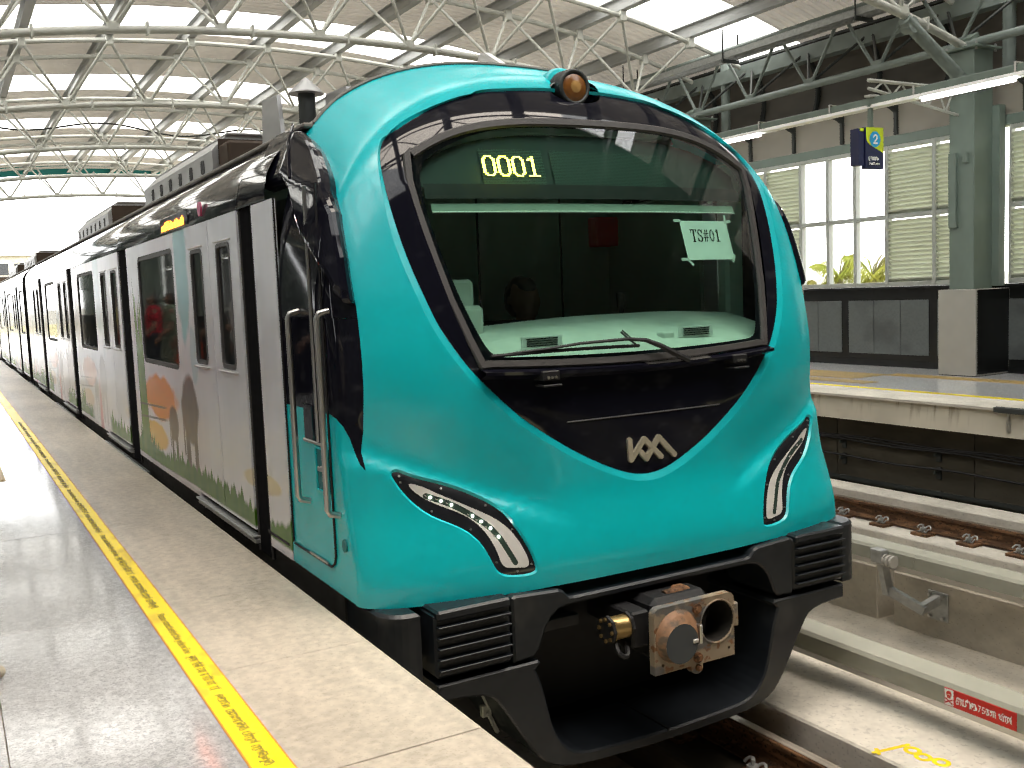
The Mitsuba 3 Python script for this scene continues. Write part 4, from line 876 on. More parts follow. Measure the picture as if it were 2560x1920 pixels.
# ---- the windscreen is flatter than the moulding round it
def GF(p, off=0.0):
    p = np.atleast_2d(p).astype(float); x, z = p[:, 0], p[:, 1]
    n = np.stack([.16 * x, -np.ones_like(x), np.full_like(x, .327)], 1); n /= np.linalg.norm(n, axis=1, keepdims=True)
    return np.stack([x, 2.468 + .327 * (z - 1.05) + .08 * x * x, z], 1) + n * np.reshape(off, (-1, 1))
def gpatch(poly, off=0.0, h=.06):
    vs, fs, n = [], [], 0
    for g in getattr(poly, 'geoms', [poly]):
        x0, y0, x1, y1 = g.bounds
        for i in range(int(np.floor(x0 / h)), int(np.ceil(x1 / h))):
            u = g.intersection(sg.box(i * h, y0 - 1, (i + 1) * h, y1 + 1))
            for w in getattr(u, 'geoms', [u]):
                if w.geom_type != 'Polygon' or w.area < 1e-8: continue
                v, f = trimesh.creation.triangulate_polygon(w, engine='earcut'); vs.append(v); fs.append(np.asarray(f) + n); n += len(v)
    Q = np.vstack(vs); Fc = np.vstack(fs); V = GF(Q, off); N = (GF(Q, 1.0) - GF(Q, 0.0))
    fn = np.cross(V[Fc[:, 1]] - V[Fc[:, 0]], V[Fc[:, 2]] - V[Fc[:, 0]]); w = (fn * N[Fc[:, 0]]).sum(1) < 0; Fc[w] = Fc[w][:, ::-1]
    return {'type': 'ply', 'filename': meshkit.write_ply((V, Fc), False, None, None, N), 'face_normals': False}
# ---- windscreen: raised frame, tinted glass, display and cab behind
fi = [inset(FRAME, d) for d in (.006, .034, .040)]
ws = obj('windscreen_frame', MB().strip(NF(frameQ, -.045), GF(FRAME, .010)).strip(GF(FRAME, .010), GF(fi[0], .017)).strip(GF(fi[0], .017), GF(fi[1], .017)).strip(GF(fi[1], .017), GF(fi[2], -.006)).mesh(), RUB, car, smooth=30)
glassP = inset(FRAME, .037)
obj('glass', gpatch(P_(glassP), .002), 'm_windscreen', ws, label='green tinted windscreen glass')
def PX2(g): return P_(inv(np.array(shapely.segmentize(g, .04).exterior.coords)[:-1]))
def zcut(z0, z1, pad=.10): return PX2(P_(inset(FRAME, pad)).intersection(sg.box(-2, z0, 2, z1)))
inner = P_(inset(FRAME, .037)).difference(P_(sym([(0, 2.19), (-.447, 2.178), (-.64, 2.145), (-.77, 2.10), (-.89, 2.04), (-.955, 1.97), (-.965, 1.80), (-.93, 1.567), (-.88, 1.358), (-.825, 1.19), (-.78, 1.115), (-.70, 1.098), (-.4, 1.088), (0, 1.083)], 60)))
obj('glass_border', gpatch(inner, -.003), BLK, ws)
obj('blind_rail', gpatch(sg.box(-.955, 1.835, .955, 1.905), -.012), BLKM, car, label='black band below the destination display')
DISP = M('display_back', (.012, .030, .027), .45); LEDP = M('led_panel', proc(lambda p, n, uv: C3(.016, .040, .032) * (.55 + .9 * smoothstep(.3, .5, dr.abs((p.z * 130) - dr.floor(p.z * 130) - .5) * 2))), .5)
dp_ = obj('destination_display', gpatch(P_(inset(FRAME, .06)).intersection(sg.box(-2, 1.905, 2, 2.4)), -.05), DISP, car)
for xa, xb in ((-.64, -.30), (-.255, .45)): obj('led_panel', gpatch(sg.box(xa, 1.912, xb, 2.09), -.043), LEDP, dp_)
scene['m_led'] = {'type': 'twosided', 'bsdf': {'type': 'diffuse', 'reflectance': {'type': 'rgb', 'value': [.3, .25, .05]}}}
D0 = ["..#####..", ".##...##.", "##.....##", "##.....##", "##.....##", "##.....##", "##.....##", "##.....##", "##.....##", "##.....##", "##.....##", ".##...##.", "..#####.."]
D1 = ["....##...", "..####...", ".##.##...", "....##...", "....##...", "....##...", "....##...", "....##...", "....##...", "....##...", "....##...", "....##...", ".########"]
for i, cx in enumerate((-.598, -.520, -.443, -.366)):
    mb = MB(); c = .0078
    for r_, row in enumerate(D0 if i < 3 else D1):
        for q_, ch in enumerate(row):
            if ch == '#':
                X, Z = cx + (q_ - 4) * c, 2.052 - r_ * c; h = c * .44
                mb.add(GF([(X - h, Z - h), (X + h, Z - h), (X + h, Z + h), (X - h, Z + h)], -.038), [[0, 1, 2, 3]])
    k = obj('led_digit', mb.mesh(), 'm_led', dp_); scene[k]['emitter'] = {'type': 'area', 'radiance': {'type': 'rgb', 'value': [3.6, 2.9, .12]}}
lb = np.linspace(-.93, .90, 30)
obj('light_bar', MB().strip(GF(np.stack([lb, lb * 0 + 1.778], 1), -.03), GF(np.stack([lb, lb * 0 + 1.818], 1), -.03), False).mesh(), M('bar_green', (.30, .36, .31), .5), car)
k = obj('light_bar_lip', MB().path(GF(np.stack([lb, lb * 0 + 1.777], 1), -.027), .0045, 6).mesh(), WHITE, car)
# cab interior
obj('cab_back_wall', MB().box(-1.33, 1.33, 4.42, 4.5, -.1, 2.15).box(-.9, .9, 4.42, 4.5, 2.15, 2.42).mesh(), CABW, car)
for x in (-.35, .16, .80): obj('wall_seam', box(x - .006, x + .006, 4.412, 4.424, -.1, 2.4), BLKM, car)
obj('cab_floor', box(-1.33, 1.33, 2.95, 4.42, -.12, -.08), BLKM, car)
obj('cab_ceiling', box(-.85, .85, 3.35, 4.42, 2.25, 2.28), CABW, car)
for s in (-1, 1): obj('cab_lining', box(s * 1.20, s * 1.23, 3.45, 4.42, -.1, 1.95), CABW, car)
ys = np.linspace(0, 1, 12); xs = np.linspace(-1.12, 1.12, 50); X, U = np.meshgrid(xs, ys, indexing='ij')
yf = np.array([GF([(x, 1.075)])[0, 1] for x in xs * .80]); yf = yf[:, None] + .045 + .03 * (np.abs(X) / 1.12) ** 3
Y = yf + (3.12 - yf) * U; Z = 1.075 + .155 * U ** .75 + .016 * np.sin(X * 3.3 + 1.2) * U + .02 * np.exp(-((X - .75) / .35) ** 2) * U
v = np.stack([X.ravel(), Y.ravel(), Z.ravel()], 1); i, j = np.meshgrid(np.arange(49), np.arange(11), indexing='ij'); q = (i * 12 + j).ravel()
db = MB().add(v, np.stack([q, q + 12, q + 13, q + 1], 1)); e = v.reshape(50, 12, 3)[:, -1]; db.strip(e, e + [0, .02, -1.1], False)
dash = obj('dashboard', db.mesh(), DASH, car, smooth=35)
for x in (-.47, .465):
    vn = MB().add(*beam([(x - .11, 2.63, 1.150), (x + .11, 2.63, 1.150)], .012, .052)); obj('air_vent', vn.mesh(), WHITE, dash)
    mb = MB()
    for i in range(4): mb.box(x - .085, x + .085, 2.620, 2.626, 1.131 + .011 * i, 1.136 + .011 * i)
    obj('vent_slot', mb.mesh(), BLKM, dash)
obj('switch_panel', MB().box(.26, .34, 2.64, 2.70, 1.11, 1.155, bev=.008).mesh(), DASH, dash)
obj('radio_handset', MB().tube((.41, 3.2, 1.1), (.41, 3.2, 1.29), .014, 8).tube((.41, 3.2, 1.28), (.405, 3.2, 1.36), .024, 10).mesh(), BLKM, dash)
obj('side_console', MB().box(-.76, -.63, 2.98, 3.08, .9, 1.46, bev=.02).box(-.76, -.59, 2.96, 3.08, .9, 1.33, bev=.02).mesh(), DASH, car)
obj('window_post', MB().box(1.20, 1.34, 3.2, 3.3, 1.0, 2.1, bev=.02).mesh(), DASH, car)
obj('fire_box', MB().box(1.02, 1.37, 4.30, 4.41, 1.675, 1.875, bev=.01).mesh(), RED, car)
# paper notice taped inside the glass
pp = thing('paper_notice', 'white taped paper notice reading TS#01 inside the windscreen', 'paper sign')
def ptn(u, v, off): return GF(np.stack([.438 + np.asarray(u) * .345 + 0 * np.asarray(v), 1.517 + np.asarray(v) * .206], 1), off + .010)
gu, gv = np.meshgrid(np.linspace(0, 1, 7), np.linspace(0, 1, 5), indexing='ij'); i, j = np.meshgrid(np.arange(6), np.arange(4), indexing='ij'); q = (i * 5 + j).ravel()
obj('sheet', MB().add(ptn(gu.ravel(), gv.ravel(), -.014), np.stack([q, q + 5, q + 6, q + 1], 1)).mesh(), PAPER, pp)
TS = {'T': [([(0, 1), (.8, 1)], .13), ([(.4, 1), (.4, 0)], .17), ([(.2, 0), (.6, 0)], .09), ([(.02, 1), (.02, .75)], .08), ([(.78, 1), (.78, .75)], .08)],
      'S': [([(.68, .80), (.55, .95), (.3, .98), (.12, .82), (.2, .6), (.5, .45), (.66, .28), (.55, .06), (.3, .02), (.1, .15)], .14), ([(.70, .98), (.68, .72)], .08), ([(.06, .02), (.08, .28)], .08)],
      '#': [([(.28, 1), (.12, 0)], .09), ([(.58, 1), (.42, 0)], .09), ([(.02, .66), (.72, .66)], .09), ([(0, .34), (.68, .34)], .09)],
      '0': [([(.36, .98), (.12, .75), (.08, .5), (.12, .25), (.36, .02), (.60, .25), (.64, .5), (.60, .75), (.36, .98)], .12)],
      '1': [([(.36, 1), (.36, 0)], .16), ([(.12, .82), (.36, 1)], .1), ([(.12, 0), (.6, 0)], .09)]}
mb = MB(); x = .165
for ch in 'TS#01':
    for ln, w in TS[ch]:
        P2 = np.array(ln); P2 = spline(P2, 24) if len(P2) > 3 else P2
        P2 = (P2 + np.c_[P2[:, 1] * .10, P2[:, 1] * 0]) * [.14, .30] + [x, .47]
        g = sg.LineString(P2).buffer(w * .095); v, f = trimesh.creation.triangulate_polygon(g, engine='earcut'); mb.add(ptn(v[:, 0], v[:, 1], -.0125), f)
    x += {'T': .135, 'S': .130, '#': .125, '0': .125, '1': .12}[ch]
obj('lettering', mb.mesh(), BLKTXT, pp)
for (u, v_, a) in ((-.05, 1.0, 0), (.98, 1.04, 1.45), (1.03, .98, .1), (-.07, .02, 0), (.03, -.05, -.8), (.98, .02, .9)):
    c, s = math.cos(a), math.sin(a); qd = [(u + .07 * (c * p - s * r_ * .3), v_ + .12 * (s * p + c * r_ * .3)) for p, r_ in ((-1, -1), (1, -1), (1, 1), (-1, 1))]
    obj('tape', MB().add(ptn([a_[0] for a_ in qd], [a_[1] for a_ in qd], -.0115), [[0, 1, 2, 3]]).mesh(), TAPE, pp)
# wiper, ledge and brackets
wp = obj('wiper', MB().path(GF([(.245, 1.012), (.15, 1.05), (.075, 1.088), (.0, 1.12), (-.10, 1.132), (-.36, 1.128), (-.52, 1.116), (-.72, 1.108)], [.035, .05, .055, .05, .045, .04, .03, .02]), [.016, .015, .013, .011, .009, .008, .007, .005], 6).mesh(), BLKM, car)
obj('blade', MB().path(GF(np.stack([np.linspace(-.80, -.02, 16), 1.103 + .006 * np.sin(np.linspace(0, 3, 16))], 1), .016), .009, 6).mesh(), BLKM, wp)
obj('nozzle', MB().path(GF([(-.125, 1.168), (-.085, 1.13), (-.05, 1.10)], .04), .005, 5).path(GF([(-.115, 1.175), (-.075, 1.137)], .04), .004, 5).mesh(), BLKM, wp)
lx = np.linspace(-.86, .86, 40); lz = 1.028 + .026 * (lx / .85) ** 2
lg = MB(); l0 = NF(inv(np.stack([lx, lz], 1)), .0); l1 = l0 + np.array([0, -.055, -.012]); l2 = l1 + [0, 0, -.014]; l3 = NF(inv(np.stack([lx, lz - .05], 1)), -.024)
lg.strip(l0, l1, False).strip(l1, l2, False).strip(l2, l3, False); obj('wiper_ledge', lg.mesh(), BLK, car)
for xa, xb in ((-.50, -.02), (.0, .40)): u = np.linspace(xa, xb, 10); z = 1.024 + .026 * (u / .85) ** 2; o = NF(inv(np.stack([u, z], 1)), 0); obj('ledge_cover', MB().strip(o + [0, -.012, .004], o + [0, -.05, -.004], False).mesh(), STEEL if xa >= 0 else BLK, car)
for x in (-.553, .578):
    o = NF(inv([(x, 1.0)]), 0)[0]; br = obj('step_bracket', MB().box(x - .045, x + .045, o[1] - .07, o[1] + .02, .985, 1.03, bev=.005).box(x - .05, x + .05, o[1] - .08, o[1], .958, .968, bev=.003).mesh(), BLKM, car)
    for d in (-.02, 0, .02): obj('bolt', MB().tube((x + d, o[1] - .065, 1.0), (x + d, o[1] - .078, 1.0), .007, 6).mesh(), STEEL, br)
# emblem: two interlocked chrome zigzags
def lg_pt(P2): P2 = np.asarray(P2, float); return np.stack([-.113 + (P2[:, 0] - 1000) * .000681, .665 - (P2[:, 1] - 480) * .000563 - (P2[:, 0] - 1000) * .000076], 1)
em = obj('emblem', (lambda mb: [mb.prism(sg.LineString(lg_pt(l)).buffer(.0135, quad_segs=4), lambda uv, d: NF(inv(uv), -.014 + d), 0, .014) for l in
    ([(1018, 488), (1020, 655), (1145, 475), (1285, 625)], [(1112, 590), (1155, 645), (1275, 458), (1408, 608)])] and mb)(MB()).mesh(), CHR, car, label='small chrome zigzag emblem at the tip of the mask')
# roof lamp
rl = obj('roof_lamp', MB().tube((0, 2.985, 2.425), (0, 3.25, 2.45), .092, 24, r1=.085).mesh(), BLKM, car, smooth=40)
AMB = M('amber_lens', proc(lambda p, n, uv: mix(C3(.20, .075, .014), C3(.42, .24, .08), smoothstep(.036, .026, dr.sqrt(p.x * p.x + (p.z - 2.425) * (p.z - 2.425))))), .18, coat=1.0)
fr_ = MB(); aa = np.linspace(0, 2 * np.pi, 29)[:-1]
for r0, r1, d0, d1 in ((.0, .03, -.018, -.014), (.03, .055, -.014, -.006), (.055, .076, -.006, .004)): fr_.strip(np.stack([r0 * np.cos(aa), 2.98 + d0 + 0 * aa, 2.425 + r0 * np.sin(aa)], 1), np.stack([r1 * np.cos(aa), 2.98 + d1 + 0 * aa, 2.425 + r1 * np.sin(aa)], 1))
obj('lens', fr_.mesh(), AMB, rl, smooth=40)
obj('lamp_ring', MB().path(np.stack([.082 * np.cos(aa), 2.983 + 0 * aa, 2.425 + .082 * np.sin(aa)], 1)[list(range(28)) + [0]], .011, 8).mesh(), DARKST, rl, smooth=50)
sc_ = trimesh.creation.icosphere(3, 1.0); v = sc_.vertices * [.155, .10, .066] + [.035, 3.06, 2.415]; keep = sc_.faces[(v[sc_.faces].mean(1)[:, 1] > 3.03)]
obj('lamp_recess', trimesh.Trimesh(v, keep, process=False), BLK, rl, smooth=True)
obj('lamp_hood', smoothed(hull([(((0, 3.13, 2.455), .097), ((0, 3.55, 2.455), .06)), (((-.05, 3.2, 2.43), .07), ((.07, 3.2, 2.43), .07))]), .03, 4), TEAL, car, smooth=True)
# ---- headlights
scene['m_bulb'] = {'type': 'twosided', 'bsdf': {'type': 'diffuse', 'reflectance': {'type': 'rgb', 'value': [.8, .8, .8]}}}
HLG = M('headlight_black', (.010, .011, .014), .07, spec=.55, coat=1.0); HLWT = M('light_guide', (.56, .55, .52), .3, coat=.6)
for s in (1, -1):
    k = obj('headlight', ring(inv(hlb * [s, 1]), .0, inv(inset(hlb, .008) * [s, 1]), -.012), TEAL, car, smooth=40)
    slot = sg.LineString(hls * [s, 1]).buffer(.0125)
    obj('lens_bed', patch(P_(inv(inset(hlb, .006) * [s, 1])), -.012, .03), HLG, k)
    obj('light_guide', patch(P_(inv(hlw * [s, 1])).difference(P_(inv(np.array(slot.exterior.coords)[:-1]))), -.008, .02), HLWT, k, label='white sickle shaped light guide')
    obj('slot', patch(P_(inv(np.array(slot.exterior.coords)[:-1])), -.0105, .02), M('slot_dark', (.03, .05, .04), .15) if s > 0 else 'm_slot_dark', k)
    for t in ((1, 3.5, 6, 11.5, 14, 17, 20) if s > 0 else (4, 9, 14, 19)):
        c = np.array([np.interp(t, np.arange(30), hls[:, 0]), np.interp(t, np.arange(30), hls[:, 1])]) * [s, 1]
        q = NF(inv([c]), -.010)[0]; b = trimesh.creation.icosphere(1, .0062 if s > 0 else .005); b.apply_translation(q)
        kk = obj('bulb', b, 'm_bulb' if s > 0 else 'm_slot_dark', k, smooth=True)
        if s > 0: scene[kk]['emitter'] = {'type': 'area', 'radiance': {'type': 'rgb', 'value': [7, 6.6, 5.6]}}
        obj('led_mount', MB().add(*beam([NF(inv([c + [-.016 * s, .0075]]), -.011)[0], NF(inv([c + [-.024 * s, .012]]), -.011)[0]], .016, .004)).mesh(), STEEL, k)
    for u in range(0, 70, 7):
        q = inset(hlb, .024)[u] * [s, 1]; p0 = NF(inv([q]), -.015)[0]; p1 = NF(inv([q]), -.009)[0]; obj('screw', MB().tube(p0, p1, .0055, 7).mesh(), STEEL, k)
# ---- cab side (nose surface carried back): lower turquoise, upper black
def sideQ(pts, s=-1): return P_(np.vstack([qside(y, z, s) for y, z in pts]))
low_edge = [(y + .004, z) for y, z in edge_l if z < .70]
top_line = [(3.55, .875), (3.0, .878), (2.86, .878), (2.79, .865), (2.745, .83), (2.715, .78), (2.695, .72), (2.682, .665)]
low = sideQ(low_edge[:4] + top_line[::-1] + [(3.55, .06)])
fine = lambda pts: [tuple(p) for p in np.vstack([np.linspace(pts[i], pts[i + 1], 12, endpoint=False) for i in range(len(pts) - 1)] + [[pts[-1]]])]
for s in (-1, 1):
    lw = sideQ(fine([(2.640, .055)] + [(y - .02, z) for y, z in edge_l[1:4]] + top_line[::-1] + [(3.55, .06), (2.640, .055)])[:-1], s)
    bl = sideQ(fine([(2.655, .62)] + [(y - .015, z) for y, z in edge_l[4:]] + [(3.55, 1.306), (3.55, .875)] + top_line[1:] + [(2.655, .62)])[:-1], s)
    obj('cab_side_lower', patch(lw, -.004, .03), TEAL, car); obj('cab_side_upper', patch(bl, -.006, .03), BLK, car)
    ug = np.array([(-.748, -.001), (-1.65, -.001), (-1.62, .3), (-1.54, .55), (-1.44, .78), (-1.25, .72), (-.95, .38), (-.775, .14), (-.752, .07)])
    obj('cab_side_upper', patch(P_(ug * [-s, 1]), -.002, .03), BLK, car)
L = -1.45
cd = obj('cab_door', MB().box(L - .004, L, 2.972, 3.225, .735, .90).mesh(), BLK, car)
obj('window_sill', box(L - .014, L, 2.965, 3.23, .722, .736, bev=.003), STEEL, cd)
obj('window_divider', MB().path([(L - .012, 3.005, .74), (L - .012, 3.0, 1.90)], .010, 8).mesh(), STEEL, cd)
obj('door_seam', MB().path([(L - .001, 2.885, 1.90), (L - .001, 2.885, .23), (L - .001, 2.905, .185), (L - .001, 2.95, .163), (L - .001, 3.50, .163)], .006, 5).path([(L - .001, 3.515, .17), (L - .001, 3.515, 1.9)], .005, 5).mesh(), BLKM, cd)
obj('kick_strip', box(L - .006, L, 2.99, 3.25, .166, .176), STEEL, cd)
hb = obj('door_handle_recess', MB().box(L - .003, L, 2.912, 3.078, .512, .708).mesh(), M('teal_dark', (.004, .10, .11), .3), cd)
for a in (2.912, 3.068): obj('rim', box(L - .010, L, a, a + .010, .508, .712, bev=.002), TEAL, hb)
for z in (.504, .704): obj('rim', box(L - .010, L, 2.912, 3.078, z, z + .010, bev=.002), TEAL, hb)
obj('handle', MB().box(L - .012, L - .002, 2.925, 3.05, .60, .622, bev=.004).box(L - .016, L - .002, 2.93, 3.0, .612, .63, bev=.004).mesh(), STEEL, hb)
for y, z0 in ((3.215, .43), (2.60 + .20, .43)):
    x = -1.505; obj('handrail', MB().path([(L, y, z0), (x + .01, y, z0 + .012), (x, y, z0 + .03), (x, y, 1.31), (x + .01, y, 1.33), (L, y, 1.342)], .0145, 10).mesh(), STEEL, car, smooth=50)
obj('lifting_hole', MB().tube((L - .004, 2.76, .30), (L + .02, 2.76, .30), .028, 14).mesh(), M('teal_hole', (.003, .13, .14), .5), car)
# pods: horn shaped black fairings at the cab corners, swollen out of the same surface
PODQ = ccw(np.vstack([np.array(pod_r), [(-1.54, 1.245), (-1.64, 1.265), (-1.70, 1.20), (-1.74, 1.06), (-1.75, .92), (-1.72, .855), (-1.583, .787), (-1.41, .70), (-1.345, .622), (-1.206, .418), (-1.106, .315), (-.946, .22), (-.87, .13), (-.838, .074), (-.80, .044)]]))
PODQ = np.array(shapely.segmentize(sg.Polygon(PODQ).buffer(-.012).buffer(.012), .02).exterior.coords)[:-1]; PODQ = ccw(PODQ)
for s in (-1, 1):
    kp = None; lay = [(0, -.01), (.0, .035), (.008, .056), (.020, .070), (.034, .076)]; mb = MB(); prev = None
    for b, o in lay:
        R3 = NF(inset(PODQ, b) * [-s, 1], o * (1 if s < 0 else .35))
        if prev is not None: mb.strip(prev, R3)
        prev = R3
    kp = obj('corner_fairing', patch(sg.Polygon(inset(PODQ, .034)).buffer(0) if s < 0 else sg.Polygon(inset(PODQ, .034) * [-1, 1]).buffer(0), .076 if s < 0 else .0266, .03), BLK, car)
    obj('fairing_edge', mb.mesh(), BLK, kp, smooth=60)
    rb = np.array([(-1.345, 1.085), (-1.33, .98), (-1.335, .87), (-1.32, .78), (-1.29, .66)]) * [-s, 1]
    obj('fairing_rib', MB().path(NF(spline(rb, 14), .077 if s < 0 else .028), .009, 6).mesh(), BLK, kp, smooth=50)
# ---- bumper, anticlimbers, valance, coupler
bm = MB(); yb0 = 2.345
TOPB = [(-.845, -.245), (-.845, .05), (-.825, .058), (-.60, .045), (-.575, .035), (-.545, .004), (-.52, .0), (.52, .0), (.545, .004), (.575, .035), (.60, .045), (.825, .058), (.845, .05), (.845, -.245), (.74, -.238), (.712, -.21), (.675, -.12), (.645, -.078), (.60, -.045), (.55, -.036), (-.55, -.036), (-.60, -.045), (-.645, -.078), (-.675, -.12), (-.712, -.21), (-.74, -.238)]
fb = lambda uv, d: np.stack([uv[:, 0], yb0 + d + 0 * uv[:, 0], uv[:, 1]], 1)
bevelled(bm, TOPB, fb, .34, 0.0, .010); bp = obj('bumper', bm.mesh(), BUMP, car, smooth=None)
half = spline([(-.735, -.30), (-.705, -.38), (-.668, -.535), (-.625, -.65), (-.545, -.728), (-.42, -.752), (-.2, -.762), (0, -.766)], 20)
outl = spline([(-1.222, -.335), (-.985, -.362), (-.93, -.41), (-.843, -.545), (-.728, -.715), (-.64, -.775), (-.52, -.80), (-.25, -.815), (0, -.818)], 24)
inn = np.vstack([[(-1.222, -.26), (-.72, -.258), (-.706, -.272)], half]); fullI = np.vstack([inn, inn[::-1][1:] * [-1, 1]]); fullO = np.vstack([outl, outl[::-1][1:] * [-1, 1]])
VAL = np.vstack([fullO, fullI[::-1]])
bevelled(MB(), VAL, fb, .5, .0, .008); vm = MB(); bevelled(vm, VAL, fb, .55, 0.0, .009); vl = obj('lower_valance', vm.mesh(), BUMP, bp)
obj('valance_joint', box(-.004, .004, yb0 - .002, 2.88, -.775, -.758), BLKM, vl)
for s in (-1, 1):
    A = MB().box(s * .852, s * 1.222, 2.350, 2.72, -.235, .048, bev=.012); ac = obj('anticlimber', A.mesh(), BUMP, bp)
    obj('top_cap', MB().box(s * .858, s * 1.216, 2.328, 2.50, .020, .064, bev=.010).mesh(), BUMP, ac)
    for i in range(5): obj('ridge', MB().box(s * .862, s * 1.214, 2.322, 2.36, -.012 - .047 * i, -.003 - .047 * i, bev=.002).mesh(), BUMP, ac)
    an = np.linspace(0, np.pi / 2, 8); pl = [(s * 1.265, 2.395)] + [(s * (1.29 + .13 * math.sin(t)), 2.52 - .125 * math.cos(t)) for t in an] + [(s * 1.42, 2.95), (s * 1.265, 2.95)]
    cm = MB(); bevelled(cm, pl, fZ(-.27), 0, .325, .014); obj('corner_block', cm.mesh(), BUMP, bp)
    obj('side_skirt', MB().prism([(2.86, -.30), (2.86, .045), (20.0, .045), (20.0, -.45), (3.6, -.45), (3.2, -.34)], fX(s * 1.40), 0, s * .03).mesh(), UNDER, car)
obj('coupler_pocket', MB().box(-1.25, 1.25, 2.88, 2.95, -.85, .04).mesh(), BLKM, car)
obj('underframe_beam', MB().box(-1.15, -.2, 2.80, 2.86, -.325, -.265, bev=.005).mesh(), BUMP, car)
obj('underframe', MB().box(-1.15, 1.15, 3.0, 19.8, -.62, .05).mesh(), UNDER, car)
for yy in (5.2, 7.4, 16.0, 18.0):
    for s in (-1, 1): obj('wheel', MB().tube((s * .70, yy, ZR + .43), (s * .83, yy, ZR + .43), .43, 28).mesh(), RUST, car, smooth=40)
for (x, y, z, a) in ((-.93, 2.52, -.40, .3), (-.86, 2.60, -.55, .5)): obj('hose_bracket', MB().box(x - .025, x + .025, y, y + .03, z - .03, z + .03, bev=.004).tube((x, y, z), (x + .1, y + .1, z - .16), .012, 6).mesh(), GALV, car)
yc = 2.13
cp = obj('coupler', MB().box(-.10, .10, yc + .05, 3.0, -.32, -.12, bev=.02).box(-.17, .17, yc + .09, yc + .40, -.36, -.06, bev=.03).tube((0, yc + .2, -.22), (0, yc + .6, -.22), .15, 16).mesh(), BLKM, car)
face = rrect(-.235, .24, -.375, -.065, .035).union(sg.box(-.235, -.375, .24, -.30)).union(sg.Point(.01, -.385).buffer(.034)).difference(sg.Point(.135, -.19).buffer(.098, quad_segs=10))
for c in ((-.19, -.335), (.205, -.335), (-.215, -.19)): face = face.difference(sg.Point(c).buffer(.008))
fc = lambda uv, d: np.stack([uv[:, 0], yc + d + 0 * uv[:, 0], uv[:, 1]], 1)
obj('face_plate', MB().prism(face, fc, 0, .04).mesh(), PLATE, cp)
an = np.linspace(0, 2 * np.pi, 33)[:-1]; rg = lambda cx, cz, r, y, e=1.0: np.stack([cx + r * np.cos(an), y + 0 * an, cz + r * e * np.sin(an)], 1)
obj('cup', MB().strip(rg(.135, -.19, .098, yc + .001), rg(.135, -.19, .090, yc + .16)).strip(rg(.135, -.19, .090, yc + .16), rg(.135, -.19, .0, yc + .16)).mesh(), UNDER, cp, smooth=40)
obj('cup_rim', MB().path(np.vstack([rg(.135, -.19, .103, yc - .002), rg(.135, -.19, .103, yc - .002)[:1]]), .0045, 6).mesh(), PLATE, cp, smooth=50)
obj('cone', MB().strip(rg(-.105, -.215, .125, yc), rg(-.105, -.222, .112, yc - .02)).strip(rg(-.105, -.222, .112, yc - .02), rg(-.112, -.236, .092, yc - .045)).mesh(), ORST, cp, smooth=40)
obj('cone_face', MB().strip(rg(-.112, -.236, .0925, yc - .046), rg(-.112, -.236, .0, yc - .046)).mesh(), M('cone_dark', (.045, .052, .058), .45), cp)
obj('cone_latch', MB().box(-.05, -.018, yc - .052, yc - .040, -.248, -.228, bev=.004).box(-.005, .012, yc - .045, yc - .01, -.26, -.17, bev=.004).mesh(), STEEL, cp)
for (x, z, r) in ((.01, -.105, .024), (.01, -.338, .024), (.012, -.388, .016)): obj('bolt', MB().tube((x, yc, z), (x, yc - .014, z), r, 12).tube((x, yc - .014, z), (x, yc - .024, z), r * .6, 6).mesh(), RUST, cp)
obj('side_lug', MB().box(.235, .262, yc - .01, yc + .09, -.235, -.12, bev=.006).mesh(), PLATE, cp)
el = obj('electric_head', MB().tube((-.40, yc + .12, -.155), (-.30, yc + .12, -.155), .055, 14).mesh(), BRASS, cp, smooth=40)
obj('collar', MB().tube((-.415, yc + .12, -.155), (-.40, yc + .12, -.155), .066, 8).tube((-.31, yc + .12, -.155), (-.295, yc + .12, -.155), .066, 8).box(-.30, -.2, yc + .08, yc + .3, -.26, -.09, bev=.01).mesh(), BLKM, el)
for a in np.arange(8) * np.pi / 4: obj('nut', MB().tube((-.425, yc + .12 + .05 * math.cos(a), -.155 + .05 * math.sin(a)), (-.385, yc + .12 + .05 * math.cos(a), -.155 + .05 * math.sin(a)), .009, 6).mesh(), BRASS, el)
obj('hose', MB().path(spline([(-.38, yc + .10, -.21), (-.39, yc + .06, -.25), (-.36, yc + .05, -.27), (-.33, yc + .08, -.25), (-.32, yc + .2, -.22)], 14), .012, 6).mesh(), BLKM, el)
obj('top_valve', MB().tube((-.05, yc + .16, -.075), (.05, yc + .16, -.065), .026, 12).box(.03, .10, yc + .14, yc + .22, -.10, -.05, bev=.01).tube((-.12, yc + .18, -.085), (-.05, yc + .16, -.075), .016, 10).mesh(), RUST, cp, smooth=40)
